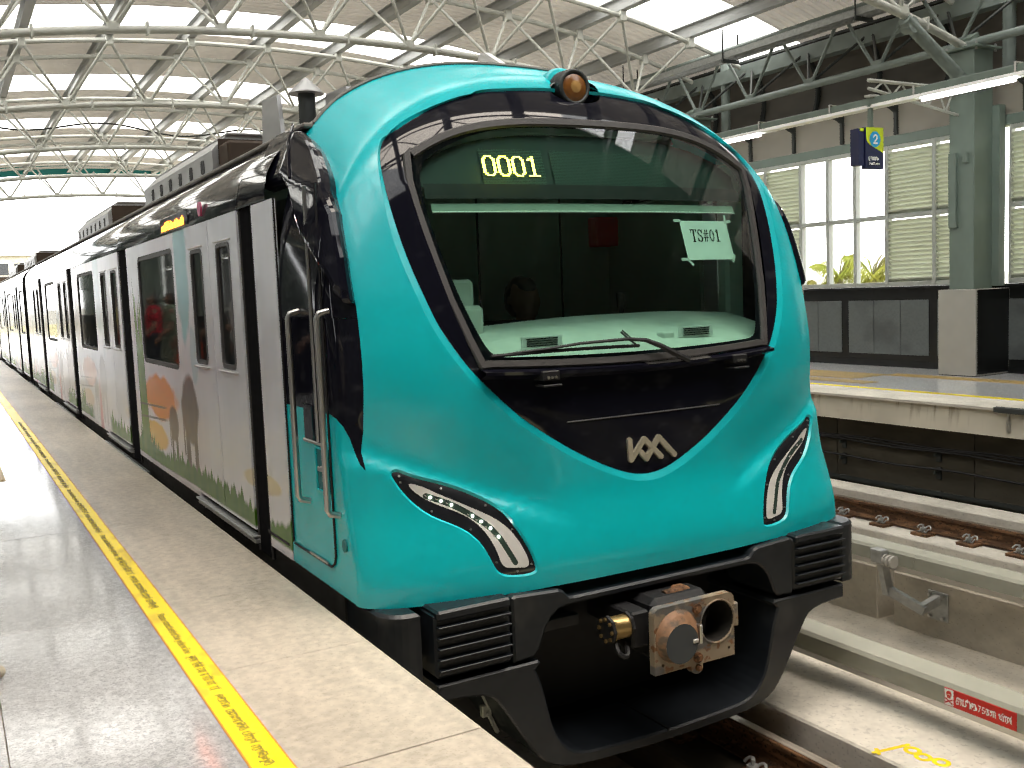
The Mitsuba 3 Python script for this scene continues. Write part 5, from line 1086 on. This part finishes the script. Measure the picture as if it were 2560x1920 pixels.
# ================================================================ silver car bodies
def livery(p, n, uv):
    y, z = p.y, p.z
    base = C3(.72, .72, .76) * (0.93 + .14 * (fbm(y * 7, z * .7, 3, 3) - .5))
    warm = smoothstep(.45, .65, fbm(y * .5 + 3, z * .6, 0, 2)); c = mix(base, C3(.66, .60, .54), warm * .35)
    c = mix(c, C3(.62, .55, .58), smoothstep(.5, .7, fbm(y * .9 + 8, z * .5 + 2, 0, 2)) * .5)
    per = y - 4.3 * dr.floor((y - 3.55) / 4.3)               # the print repeats roughly with the doors
    which = dr.floor((y - 3.55) / 4.3)
    def blob(cy, cz, ry, rz, soft=.12): return smoothstep(1 + soft, 1 - soft, dr.sqrt(dr.square((per - cy) / ry) + dr.square((z - cz) / rz)) + .30 * (fbm(y * 6, z * 6, 0, 2) - .5))
    def bar(a, b, z0, z1): return smoothstep(a - .012, a + .012, per) * smoothstep(b + .012, b - .012, per) * smoothstep(z0 - .015, z0 + .015, z) * smoothstep(z1 + .015, z1 - .015, z)
    first = dr.select(which < .5, mi.Float(1.0), mi.Float(0.35))
    c = mix(c, C3(.14, .45, .48), blob(5.78, 1.65, .22, .5) * .75 * first); c = mix(c, C3(.33, .50, .55), blob(5.55, 1.05, .12, .2) * .6 * first)
    c = mix(c, C3(.72, .22, .02), blob(6.9, .66, .62, .17) * .95 * first); c = mix(c, C3(.70, .40, .03), blob(7.2, .33, .48, .11) * .92 * first)
    c = mix(c, C3(.60, .45, .12), blob(4.05, .40, .35, .06) * .5 * first)
    eleph = dr.maximum(blob(5.80, .66, .27, .24), dr.maximum(bar(5.60, 5.74, .12, .6), bar(5.87, 6.01, .14, .6)))
    eleph = dr.maximum(eleph, bar(6.03, 6.08, .30, .72))
    eleph = dr.maximum(eleph, dr.maximum(blob(6.42, .50, .17, .13), dr.maximum(bar(6.30, 6.38, .14, .46), bar(6.47, 6.54, .13, .46))))
    eleph = dr.maximum(eleph, bar(6.56, 6.59, .30, .52))
    c = mix(c, mix(C3(.055, .03, .025), C3(.10, .07, .05), fbm(y * 9, z * 9, 0, 2)), eleph * first * .92)
    c = mix(c, C3(.48, .05, .05), smoothstep(.16, .10, dr.abs(per - 6.15) + z * .14) * smoothstep(.9, .2, z) * dr.select(which > .5, mi.Float(1.0), mi.Float(0.0)) * .6)
    saw = lambda f, o: dr.abs((y * f + o) - dr.floor(y * f + o) - .5) * 2
    h = .16 + .10 * noise(y * 1.7) + .16 * saw(5.3, .2) * noise(y * 2.9 + 4) + .12 * saw(11.7, .6) * noise(y * 4.1)
    hi = smoothstep(7.42, 7.56, per) * (.65 + .95 * noise(y * 7.0) + .25 * saw(9.1, .3)) * first
    g = smoothstep(.02, -.02, z - dr.maximum(h, hi)) * smoothstep(.085, .105, z - .02 * noise(y * .7))
    c = mix(c, mix(C3(.012, .10, .005), C3(.08, .19, .008), fbm(y * 8, z * 3, 0, 3)), g * smoothstep(.30, .40, noise(y * .45 + .35) + .18 * first))
    s1 = smoothstep(.012, .006, dr.abs(z - .62 + .04 * (per - 6))) + smoothstep(.012, .006, dr.abs(z - .53 + .05 * (per - 6)))
    return mix(c, C3(.05, .05, .05), s1 * smoothstep(6.6, 6.8, per) * first * .8)
LIV = M('livery', proc(livery), rough_tex=proc(lambda p, n, uv: 0.16 + .10 * fbm(p.y * 9, p.z * 2, 0, 3)), metal=.12, spec=.38)
SILV = M('silver', proc(lambda p, n, uv: C3(.46, .46, .48) * (.9 + .2 * fbm(p.y * 30, p.z * 2, 0, 2))), .22, metal=.6)
scene['m_amber_led'] = emit_mat()
SX = -1.45
def side_panel(poly, holes, par, name='side_panel', m=None, x=SX, t=.02):
    P2 = poly
    for h_ in holes: P2 = P2.difference(h_)
    return obj(name, MB().prism(P2, fX(x), 0, t).mesh(), m or LIV, par)
def window(par, y0, y1, z0, z1, name='window', r=.06, x=SX):
    w = obj(name, MB().prism(rrect(y0, y1, z0, z1, r).difference(rrect(y0 + .035, y1 - .035, z0 + .035, z1 - .035, r * .6)), fX(x + .012), -.010, .02).mesh(), RUB, par)
    obj('pane', MB().prism(rrect(y0 + .03, y1 - .03, z0 + .03, z1 - .03, r * .6), fX(x + .012), 0, .01).mesh(), DGLASS, w)
    return w
Z0, Z1 = .075, 1.905
def door_leaf(par, y0, y1, detail=True):
    wy0, wy1 = (y0 + y1) / 2 - .165, (y0 + y1) / 2 + .165
    hole = rrect(wy0, wy1, 1.0, 1.745, .05)
    d = side_panel(sg.box(y0 + .006, Z0 + .02, y1 - .006, Z1 - .004), [hole], par, 'door_leaf', x=SX - .006)
    w = obj('window', MB().prism(hole.difference(rrect(wy0 + .025, wy1 - .025, 1.025, 1.72, .035)), fX(SX), -.010, .012).mesh(), RUB, d)
    obj('pane', MB().prism(rrect(wy0 + .02, wy1 - .02, 1.02, 1.725, .035), fX(SX + .004), 0, .01).mesh(), DGLASS, d)
    if detail:
        obj('window_lip', box(SX - .024, SX - .004, wy0 - .03, wy1 + .03, .975, .99, bev=.004), STEEL, d)
        obj('window_lip', box(SX - .016, SX - .004, wy0 - .03, wy1 + .03, 1.752, 1.762, bev=.003), STEEL, d)
    return d
def car_body(par, ya, yb, doors, first, right=True):
    """ya..yb: body ends; doors: y of the near edge of each pair"""
    y = ya
    for i, d in enumerate(doors):
        pw = .28 if (first and i == 0) else .44
        pl0 = d - pw
        if y < pl0 - .05:
            w = pl0 - y; holes = []
            if w > 1.5 and not (first and i == 0):
                wc = (y + pl0) / 2 - .06; ww = min(1.46, w - .7); hole = rrect(wc - ww / 2, wc + ww / 2, .92, 1.80, .08); holes = [hole]
            p = side_panel(sg.box(y + .004, Z0 - .015, pl0 - .004, Z1 - .004), holes, par)
            if holes: window(p, wc - ww / 2, wc + ww / 2, .92, 1.80)
        obj('door_pillar', box(SX + .012, SX + .03, pl0, d, -.02, Z1), MATTB, par)
        for a in (pl0 + .012, d - .012): obj('pillar_edge', box(SX + .003, SX + .02, a - .005, a + .005, -.02, Z1 - .01), RUB, par)
        door_leaf(par, d, d + .70); door_leaf(par, d + .70, d + 1.40)
        obj('door_sill', MB().box(SX - .035, SX + .02, d - .02, d + 1.42, .052, .066, bev=.003).box(SX - .02, SX + .02, d - .02, d + 1.42, .02, .045, bev=.003).mesh(), GALV, par)
        y = d + 1.40
    holes = []; w = yb - y
    if w > .1:
        p = side_panel(sg.box(y + .004, Z0 - .015, yb - .004, Z1 - .004), holes, par)
    # cantrail and roof
    prof = [(1.452, Z1), (1.450, 1.96), (1.432, 2.04), (1.385, 2.125), (1.31, 2.20), (1.22, 2.265)]
    rf = [(1.22, 2.265), (1.05, 2.37), (.83, 2.49), (.63, 2.585), (.46, 2.62), (.2, 2.655), (0, 2.662), (-.2, 2.655), (-.46, 2.62), (-.63, 2.585), (-.83, 2.49), (-1.05, 2.37), (-1.22, 2.265)]
    y0c = 3.655 if first else ya
    for s in (-1, 1):
        c = np.array(prof) * [s, 1]; A = np.stack([c[:, 0], c[:, 0] * 0 + y0c, c[:, 1]], 1)
        segs = [y0c] + [d - .02 for d in doors if d > y0c] + [yb]
        if s < 0:
            for a, b in zip(segs[:-1], segs[1:]): obj('cantrail', MB().strip(A * [1, 0, 1] + [0, a + .003, 0], A * [1, 0, 1] + [0, b - .003, 0], False).mesh(), BLK, par, smooth=40)
        else: obj('cantrail', MB().strip(A, A * [1, 0, 1] + [0, yb, 0], False).mesh(), BLK, par, smooth=40)
    c = np.array(rf); A = np.stack([c[:, 0], c[:, 0] * 0 + y0c, c[:, 1]], 1); r = obj('roof', MB().strip(A, A * [1, 0, 1] + [0, yb, 0], False).mesh(), ROOFM, par, smooth=40)
    for s in (-1, 1): obj('gutter', box(s * 1.15, s * 1.23, y0c, yb, 2.272, 2.30, bev=.008), ROOFM, r)
    # right side, plain from here
    obj('side_panel', box(1.43, 1.45, (3.55 if first else ya), yb, .06, Z1), LIV, par)
    obj('window_band', box(1.444, 1.452, (4.4 if first else ya + .4), yb - .4, .95, 1.78), DGLASS, par)
    # ends
    for yy in ((yb,) if first else (ya, yb)):
        ep = np.array([(-1.45, -.05)] + [(-a, b) for a, b in prof] + [(a, b) for a, b in rf[::-1]] + [(a, b) for a, b in prof[::-1]] + [(1.45, -.05)])
        obj('end_wall', MB().prism(sg.Polygon(ep).buffer(0), fY(yy), -.04, 0).mesh(), BLKM, par)
    return r
def roof_unit(par, y0, y1, x=.95, z1=2.72):
    u = obj('roof_unit', MB().prism([(-x, 2.36), (-x, 2.60), (-x + .12, z1), (x - .12, z1), (x, 2.60), (x, 2.36)], lambda uv, d: np.stack([uv[:, 0], d + 0 * uv[:, 0], uv[:, 1]], 1), y0, y1).mesh(), ACM, par)
    obj('end_face', MB().box(-x + .05, x - .05, y0 - .012, y0 - .002, 2.42, z1 - .03).mesh(), M('brown_grille', (.055, .035, .022), .7) if 'm_brown_grille' not in scene else 'm_brown_grille', u)
    obj('lid', box(-x + .12, x - .12, y0 - .03, y1 + .03, z1 + .001, z1 + .02, bev=.006), ACM, u)
    for yy in np.arange(y0 + .28, y1 - .2, .44): obj('slot', MB().prism(rrect(yy, yy + .12, 2.45, 2.56, .03), fX(-x - .004), 0, .006).mesh(), BLKM, u)
rf1 = car_body(car, 3.55, 20.0, [4.22, 8.50, 12.80, 17.10], True)
roof_unit(car, 6.75, 9.75); roof_unit(car, 12.4, 15.6)
obj('end_grille', box(-.90, .90, 6.45, 6.74, 2.42, 2.64, bev=.02), 'm_brown_grille', car)
# silver corner panel detail
obj('panel_slot', box(SX - .003, SX + .005, 3.60, 3.98, .128, .142), BLKM, car)
obj('side_marker', MB().prism(sg.Point(5.07, 1.985).buffer(.045), fX(SX - .014), 0, .012).mesh(), M('marker_pink', (.45, .03, .12), .3, coat=1.0), car, smooth=None)
# side destination display
sd = obj('side_display', box(SX - .006, SX, 5.45, 6.38, Z1 + .012, 2.02, bev=.002), BLK, car)
for i in range(26):
    yy = 5.56 + .030 * i; hgt = .030 + .035 * rng.random()
    k = obj('led_text', box(SX - .0085, SX - .0065, yy, yy + .016 + .008 * rng.random(), Z1 + .022, Z1 + .022 + hgt), 'm_amber_led', sd); scene[k]['emitter'] = {'type': 'area', 'radiance': {'type': 'rgb', 'value': [1.3, .17, .004]}}
# roof antenna group behind the cab
an_ = obj('antenna_mount', MB().prism([(5.55, 2.50), (5.62, 2.83), (5.98, 2.85), (6.04, 2.50)], fX(-.75), 0, .03).prism([(4.95, 2.55), (5.05, 2.80), (5.45, 2.82), (5.5, 2.55)], fX(-.45), 0, .03).mesh(), ACM, car)
obj('post', tube((-.58, 5.48, 2.5), (-.58, 5.48, 2.84), .06, 12), DARKST, an_, smooth=40)
obj('cone_cap', MB().path([(-.58, 5.48, 2.82), (-.58, 5.48, 2.835), (-.58, 5.48, 2.89), (-.58, 5.48, 2.93)], [.125, .115, .055, .015], 14).mesh(), ACM, an_, smooth=40)
obj('shark_fin', MB().prism([(3.66, 2.67), (3.90, 2.80), (3.96, 2.80), (4.05, 2.67)], fX(-.02), 0, .04).mesh(), WHITE, car)
obj('roof_edge_trim', MB().path(NF(np.array([(rho_at(t, 3.66) * np.cos(t), rho_at(t, 3.66) * np.sin(t)) for t in np.linspace(.72, np.pi - .72, 60)]), .004), .012, 6).mesh(), ROOFM, car)
# following cars
gang = obj('gangway', box(-1.15, 1.15, 20.0, 20.75, .0, 2.25), BLKM, car)
for n, (ya, yb, ds) in enumerate(((20.75, 38.0, [22.9, 27.2, 31.5, 35.5]), (38.7, 56.0, [40.9, 45.2, 49.5, 53.5]))):
    c2 = thing('train_car', ('second silver metro car behind the leading one' if n == 0 else 'third and last silver metro car, far down the platform'), 'train')
    car_body(c2, ya, yb, ds, False)
    roof_unit(c2, ya + 3.2, ya + 6.4); roof_unit(c2, ya + 9.6, ya + 12.8)
    obj('underframe', box(-1.4, 1.4, ya, yb, -.6, .04), UNDER, c2)
    for k in (3, 14):
        for s in (-1, 1): obj('wheel', MB().tube((s * .70, ya + k, ZR + .43), (s * .83, ya + k, ZR + .43), .43, 20).mesh(), RUST, c2, smooth=40)
    obj('gangway', box(-1.15, 1.15, yb, yb + .7, 0, 2.25), BLKM, c2)
# ================================================================ people (one on the near platform shows a shoe; others show as reflections) and the driver
SKIN = M('skin', (.16, .085, .05), .5, spec=.4); HAIR = M('hair', (.010, .008, .007), .45)
cloth_n = {}
def cloth(c):
    if c not in cloth_n: cloth_n[c] = M('cloth_%d' % len(cloth_n), c, .8, spec=.2)
    return cloth_n[c]
def person(label, x, y, face, shirt, legs, shoes=(.03, .03, .03), skirt=False, h=1.66, seated=False, z0=0.0, arm=0.15, group=None, long_hair=False):
    k = thing('person', label, 'person', group)
    s = h / 1.70; c, sn = math.cos(face), math.sin(face)          # face: direction looked at, in the plan
    def W(p):  # local: X right, Y forward, Z up
        p = np.asarray(p, float) * s; return np.array([x + p[0] * sn + p[1] * c, y - p[0] * c + p[1] * sn, z0 + p[2]])
    dz = -.42 if seated else 0
    hip, kn, an = .88 + dz, .48, .08
    J = lambda a, r, b, q: ((W(a), r * s), (W(b), q * s))
    tor = [J((0, 0, hip + .06), .135, (0, .01, hip + .28), .125), J((0, .01, hip + .28), .125, (0, 0, hip + .47), .135), J((-.12, 0, hip + .50), .075, (.12, 0, hip + .50), .075), J((-.08, 0, hip), .10, (.08, 0, hip), .10)]
    neck = [J((0, 0, hip + .52), .055, (0, .015, hip + .62), .052)]
    head = [J((0, .02, hip + .70), .082, (0, -.01, hip + .735), .088), J((0, .045, hip + .655), .055, (0, .03, hip + .70), .075), J((0, .098, hip + .69), .012, (0, .085, hip + .72), .010), J((-.078, -.005, hip + .70), .016, (-.08, -.008, hip + .72), .014), J((.078, -.005, hip + .70), .016, (.08, -.008, hip + .72), .014)]
    arms, sleeve, hands = [], [], []
    for sd in (-1, 1):
        sh, el, wr = (sd * .185, 0, hip + .49), (sd * .25, -.02 + arm * .3, hip + .20), (sd * .235, .06 + arm, hip - .04 + arm * .6)
        arms += [J(sh, .05, el, .042), J(el, .042, wr, .03)]; sleeve += [J((sd * .15, 0, hip + .49), .072, (sd * .22, -.01 + arm * .1, hip + .34), .062)]
        d = np.array([0, .25 + arm, -.9]); d /= np.linalg.norm(d); wr = np.array(wr)
        hands += [J(wr, .028, wr + d * .07, .032)]
        for f in range(4):
            b = wr + d * .08 + [0, .026 - .018 * f, 0]; L = (.07, .078, .072, .055)[f]
            hands += [J(b, .0095, b + d * L * .55 + [0, .004, 0], .0085), J(b + d * L * .55 + [0, .004, 0], .0085, b + d * L + [-sd * .012, .008, 0], .0075)]
        b = wr + d * .03 + [0, .03, 0]; hands += [J(b, .011, b + d * .035 + [-sd * .01, .025, 0], .0095), J(b + d * .035 + [-sd * .01, .025, 0], .0095, b + d * .062 + [-sd * .016, .03, 0], .008)]
    lg, lgc, feet = [], [], []
    for sd in (-1, 1):
        if seated: hp, kp, ap = (sd * .09, 0, hip), (sd * .11, .42, hip + .02), (sd * .11, .40, .10)
        else: hp, kp, ap = (sd * .09, 0, hip), (sd * .10, .02, kn), (sd * .105, -.01, an)
        lg += [J(hp, .082, kp, .056), J(kp, .056, ap, .036)]; lgc += [J(hp, .098, kp, .072), J(kp, .072, (ap[0], ap[1], ap[2] + .03), .056)]
        feet += [J((ap[0], ap[1] - .03, .045), .042, (ap[0] + sd * .015, ap[1] + .13, .035), .034), J((ap[0] + sd * .015, ap[1] + .13, .035), .034, (ap[0] + sd * .02, ap[1] + .175, .030), .026)]
    body = smoothed(hull(tor + neck + head + arms + hands + lg), .022 * s, 6); obj('body', body, SKIN, k, smooth=True)
    top = [((a, r + .018), (b, q + .018)) for (a, r), (b, q) in tor] + sleeve
    obj('shirt', smoothed(hull(top), .03, 6), cloth(shirt), k, smooth=True)
    if skirt: obj('long_skirt', MB().path([W((0, 0, hip + .10)), W((0, 0, hip - .10)), W((0, .02, .5)), W((0, .02, .06))], [.165 * s, .20 * s, .22 * s, .25 * s], 20).mesh(), cloth(legs), k, smooth=60)
    else: obj('trousers', smoothed(hull(lgc + [J((-.08, 0, hip), .122, (.08, 0, hip), .122)]), .03, 6), cloth(legs), k, smooth=True)
    hr = [J((0, -.025, hip + .735), .092, (0, -.03, hip + .70), .090), J((0, .03, hip + .775), .055, (0, -.03, hip + .77), .07)]
    if long_hair: hr += [J((0, -.07, hip + .70), .06, (0, -.10, hip + .42), .045)]
    obj('hair', smoothed(hull(hr), .02, 4), HAIR, k, smooth=True)
    for sd in (0, 1): obj('shoe', smoothed(hull(feet[2 * sd:2 * sd + 2]), .012, 4), cloth(shoes), k, smooth=True)
    return k
person('person in a cream shoe at the left edge, otherwise out of view', -3.015, 2.70, -.12, (.45, .42, .35), (.08, .08, .10), (.55, .48, .38), arm=-.12)
pg = None
person('person in a bright blue shirt standing back on the near platform', -3.5, 6.6, .15, (.01, .03, .42), (.02, .02, .05), arm=.25)
person('person in a khaki shirt and dark trousers waiting on the near platform', -3.45, 8.0, -.1, (.30, .24, .09), (.015, .015, .018), arm=.3)
person('person in a pale blue shirt waiting on the near platform', -3.35, 10.9, .1, (.42, .52, .56), (.02, .03, .05))
person('person in a white shirt bending over on the near platform', -3.5, 12.2, .2, (.5, .5, .48), (.03, .025, .02), arm=.4)
person('person in an orange red sari on the near platform', -3.3, 14.6, .1, (.62, .06, .008), (.60, .05, .006), skirt=True, h=1.58, long_hair=True)
person('person in a grey green kurta on the near platform', -3.3, 15.9, .2, (.12, .15, .10), (.10, .12, .09), skirt=True, h=1.6, long_hair=True)
person('person in a dark red top on the near platform', -3.25, 17.2, .1, (.30, .01, .02), (.02, .02, .03), h=1.6)
person('person in a pale yellow shirt far along the near platform', -3.2, 20.5, .1, (.55, .48, .20), (.3, .05, .03), h=1.6)
person('train driver in a dark shirt seated behind the windscreen', .02, 3.62, -1.571, (.02, .05, .075), (.02, .02, .03), seated=True, z0=.06, h=1.86, arm=.25)
st = thing('driver_seat', 'dark driver seat inside the cab', 'seat')
obj('cushion', box(-.24, .28, 3.45, 3.95, .42, .54, bev=.04), BLKM, st); obj('backrest', box(-.22, .26, 3.86, 3.98, .54, 1.22, bev=.04), BLKM, st); obj('base', tube((.02, 3.7, -.08), (.02, 3.7, .45), .06, 12), BLKM, st)
# ================================================================ the rest of the station behind the camera (dark covered hall)
YB = -46.0
bs = thing('station_hall', 'covered rear part of the station behind the viewpoint', 'building')
ed = [-1.3] + [e for k in range(1, 10) for e in (1.78 - 5.62 * k + .02, 1.78 - 5.62 * k - 1.75)]
HALLR = M('hall_roof', (.16, .16, .15), .6)
for a, b in zip(ed[:-1], ed[1:]):
    if b < YB: break
    obj('roof_sheet', sheet(b, a, pitch=.4, nx=20), HALLR, bs)
obj('side_wall', box(-5.3, -5.1, YB, 3.35, 0, 5.75), STONE, bs); obj('side_wall', box(10.0, 10.2, YB, 3.35, 0, 5.75), STONE, bs)
obj('end_wall', box(-6, 11, YB - .3, YB, -1.6, 6.3), STONE, bs)
obj('platform_slab', box(-5.1, -1.53, YB, YN - .01, -.9, -.001), GRAN, bs); obj('platform_slab', box(6.42, 10.0, YB, YN - .01, -.9, -.001), GRAN, bs); obj('track_floor', box(-1.53, 6.42, YB, YN - .01, -1.75, -1.45), CONC, bs)
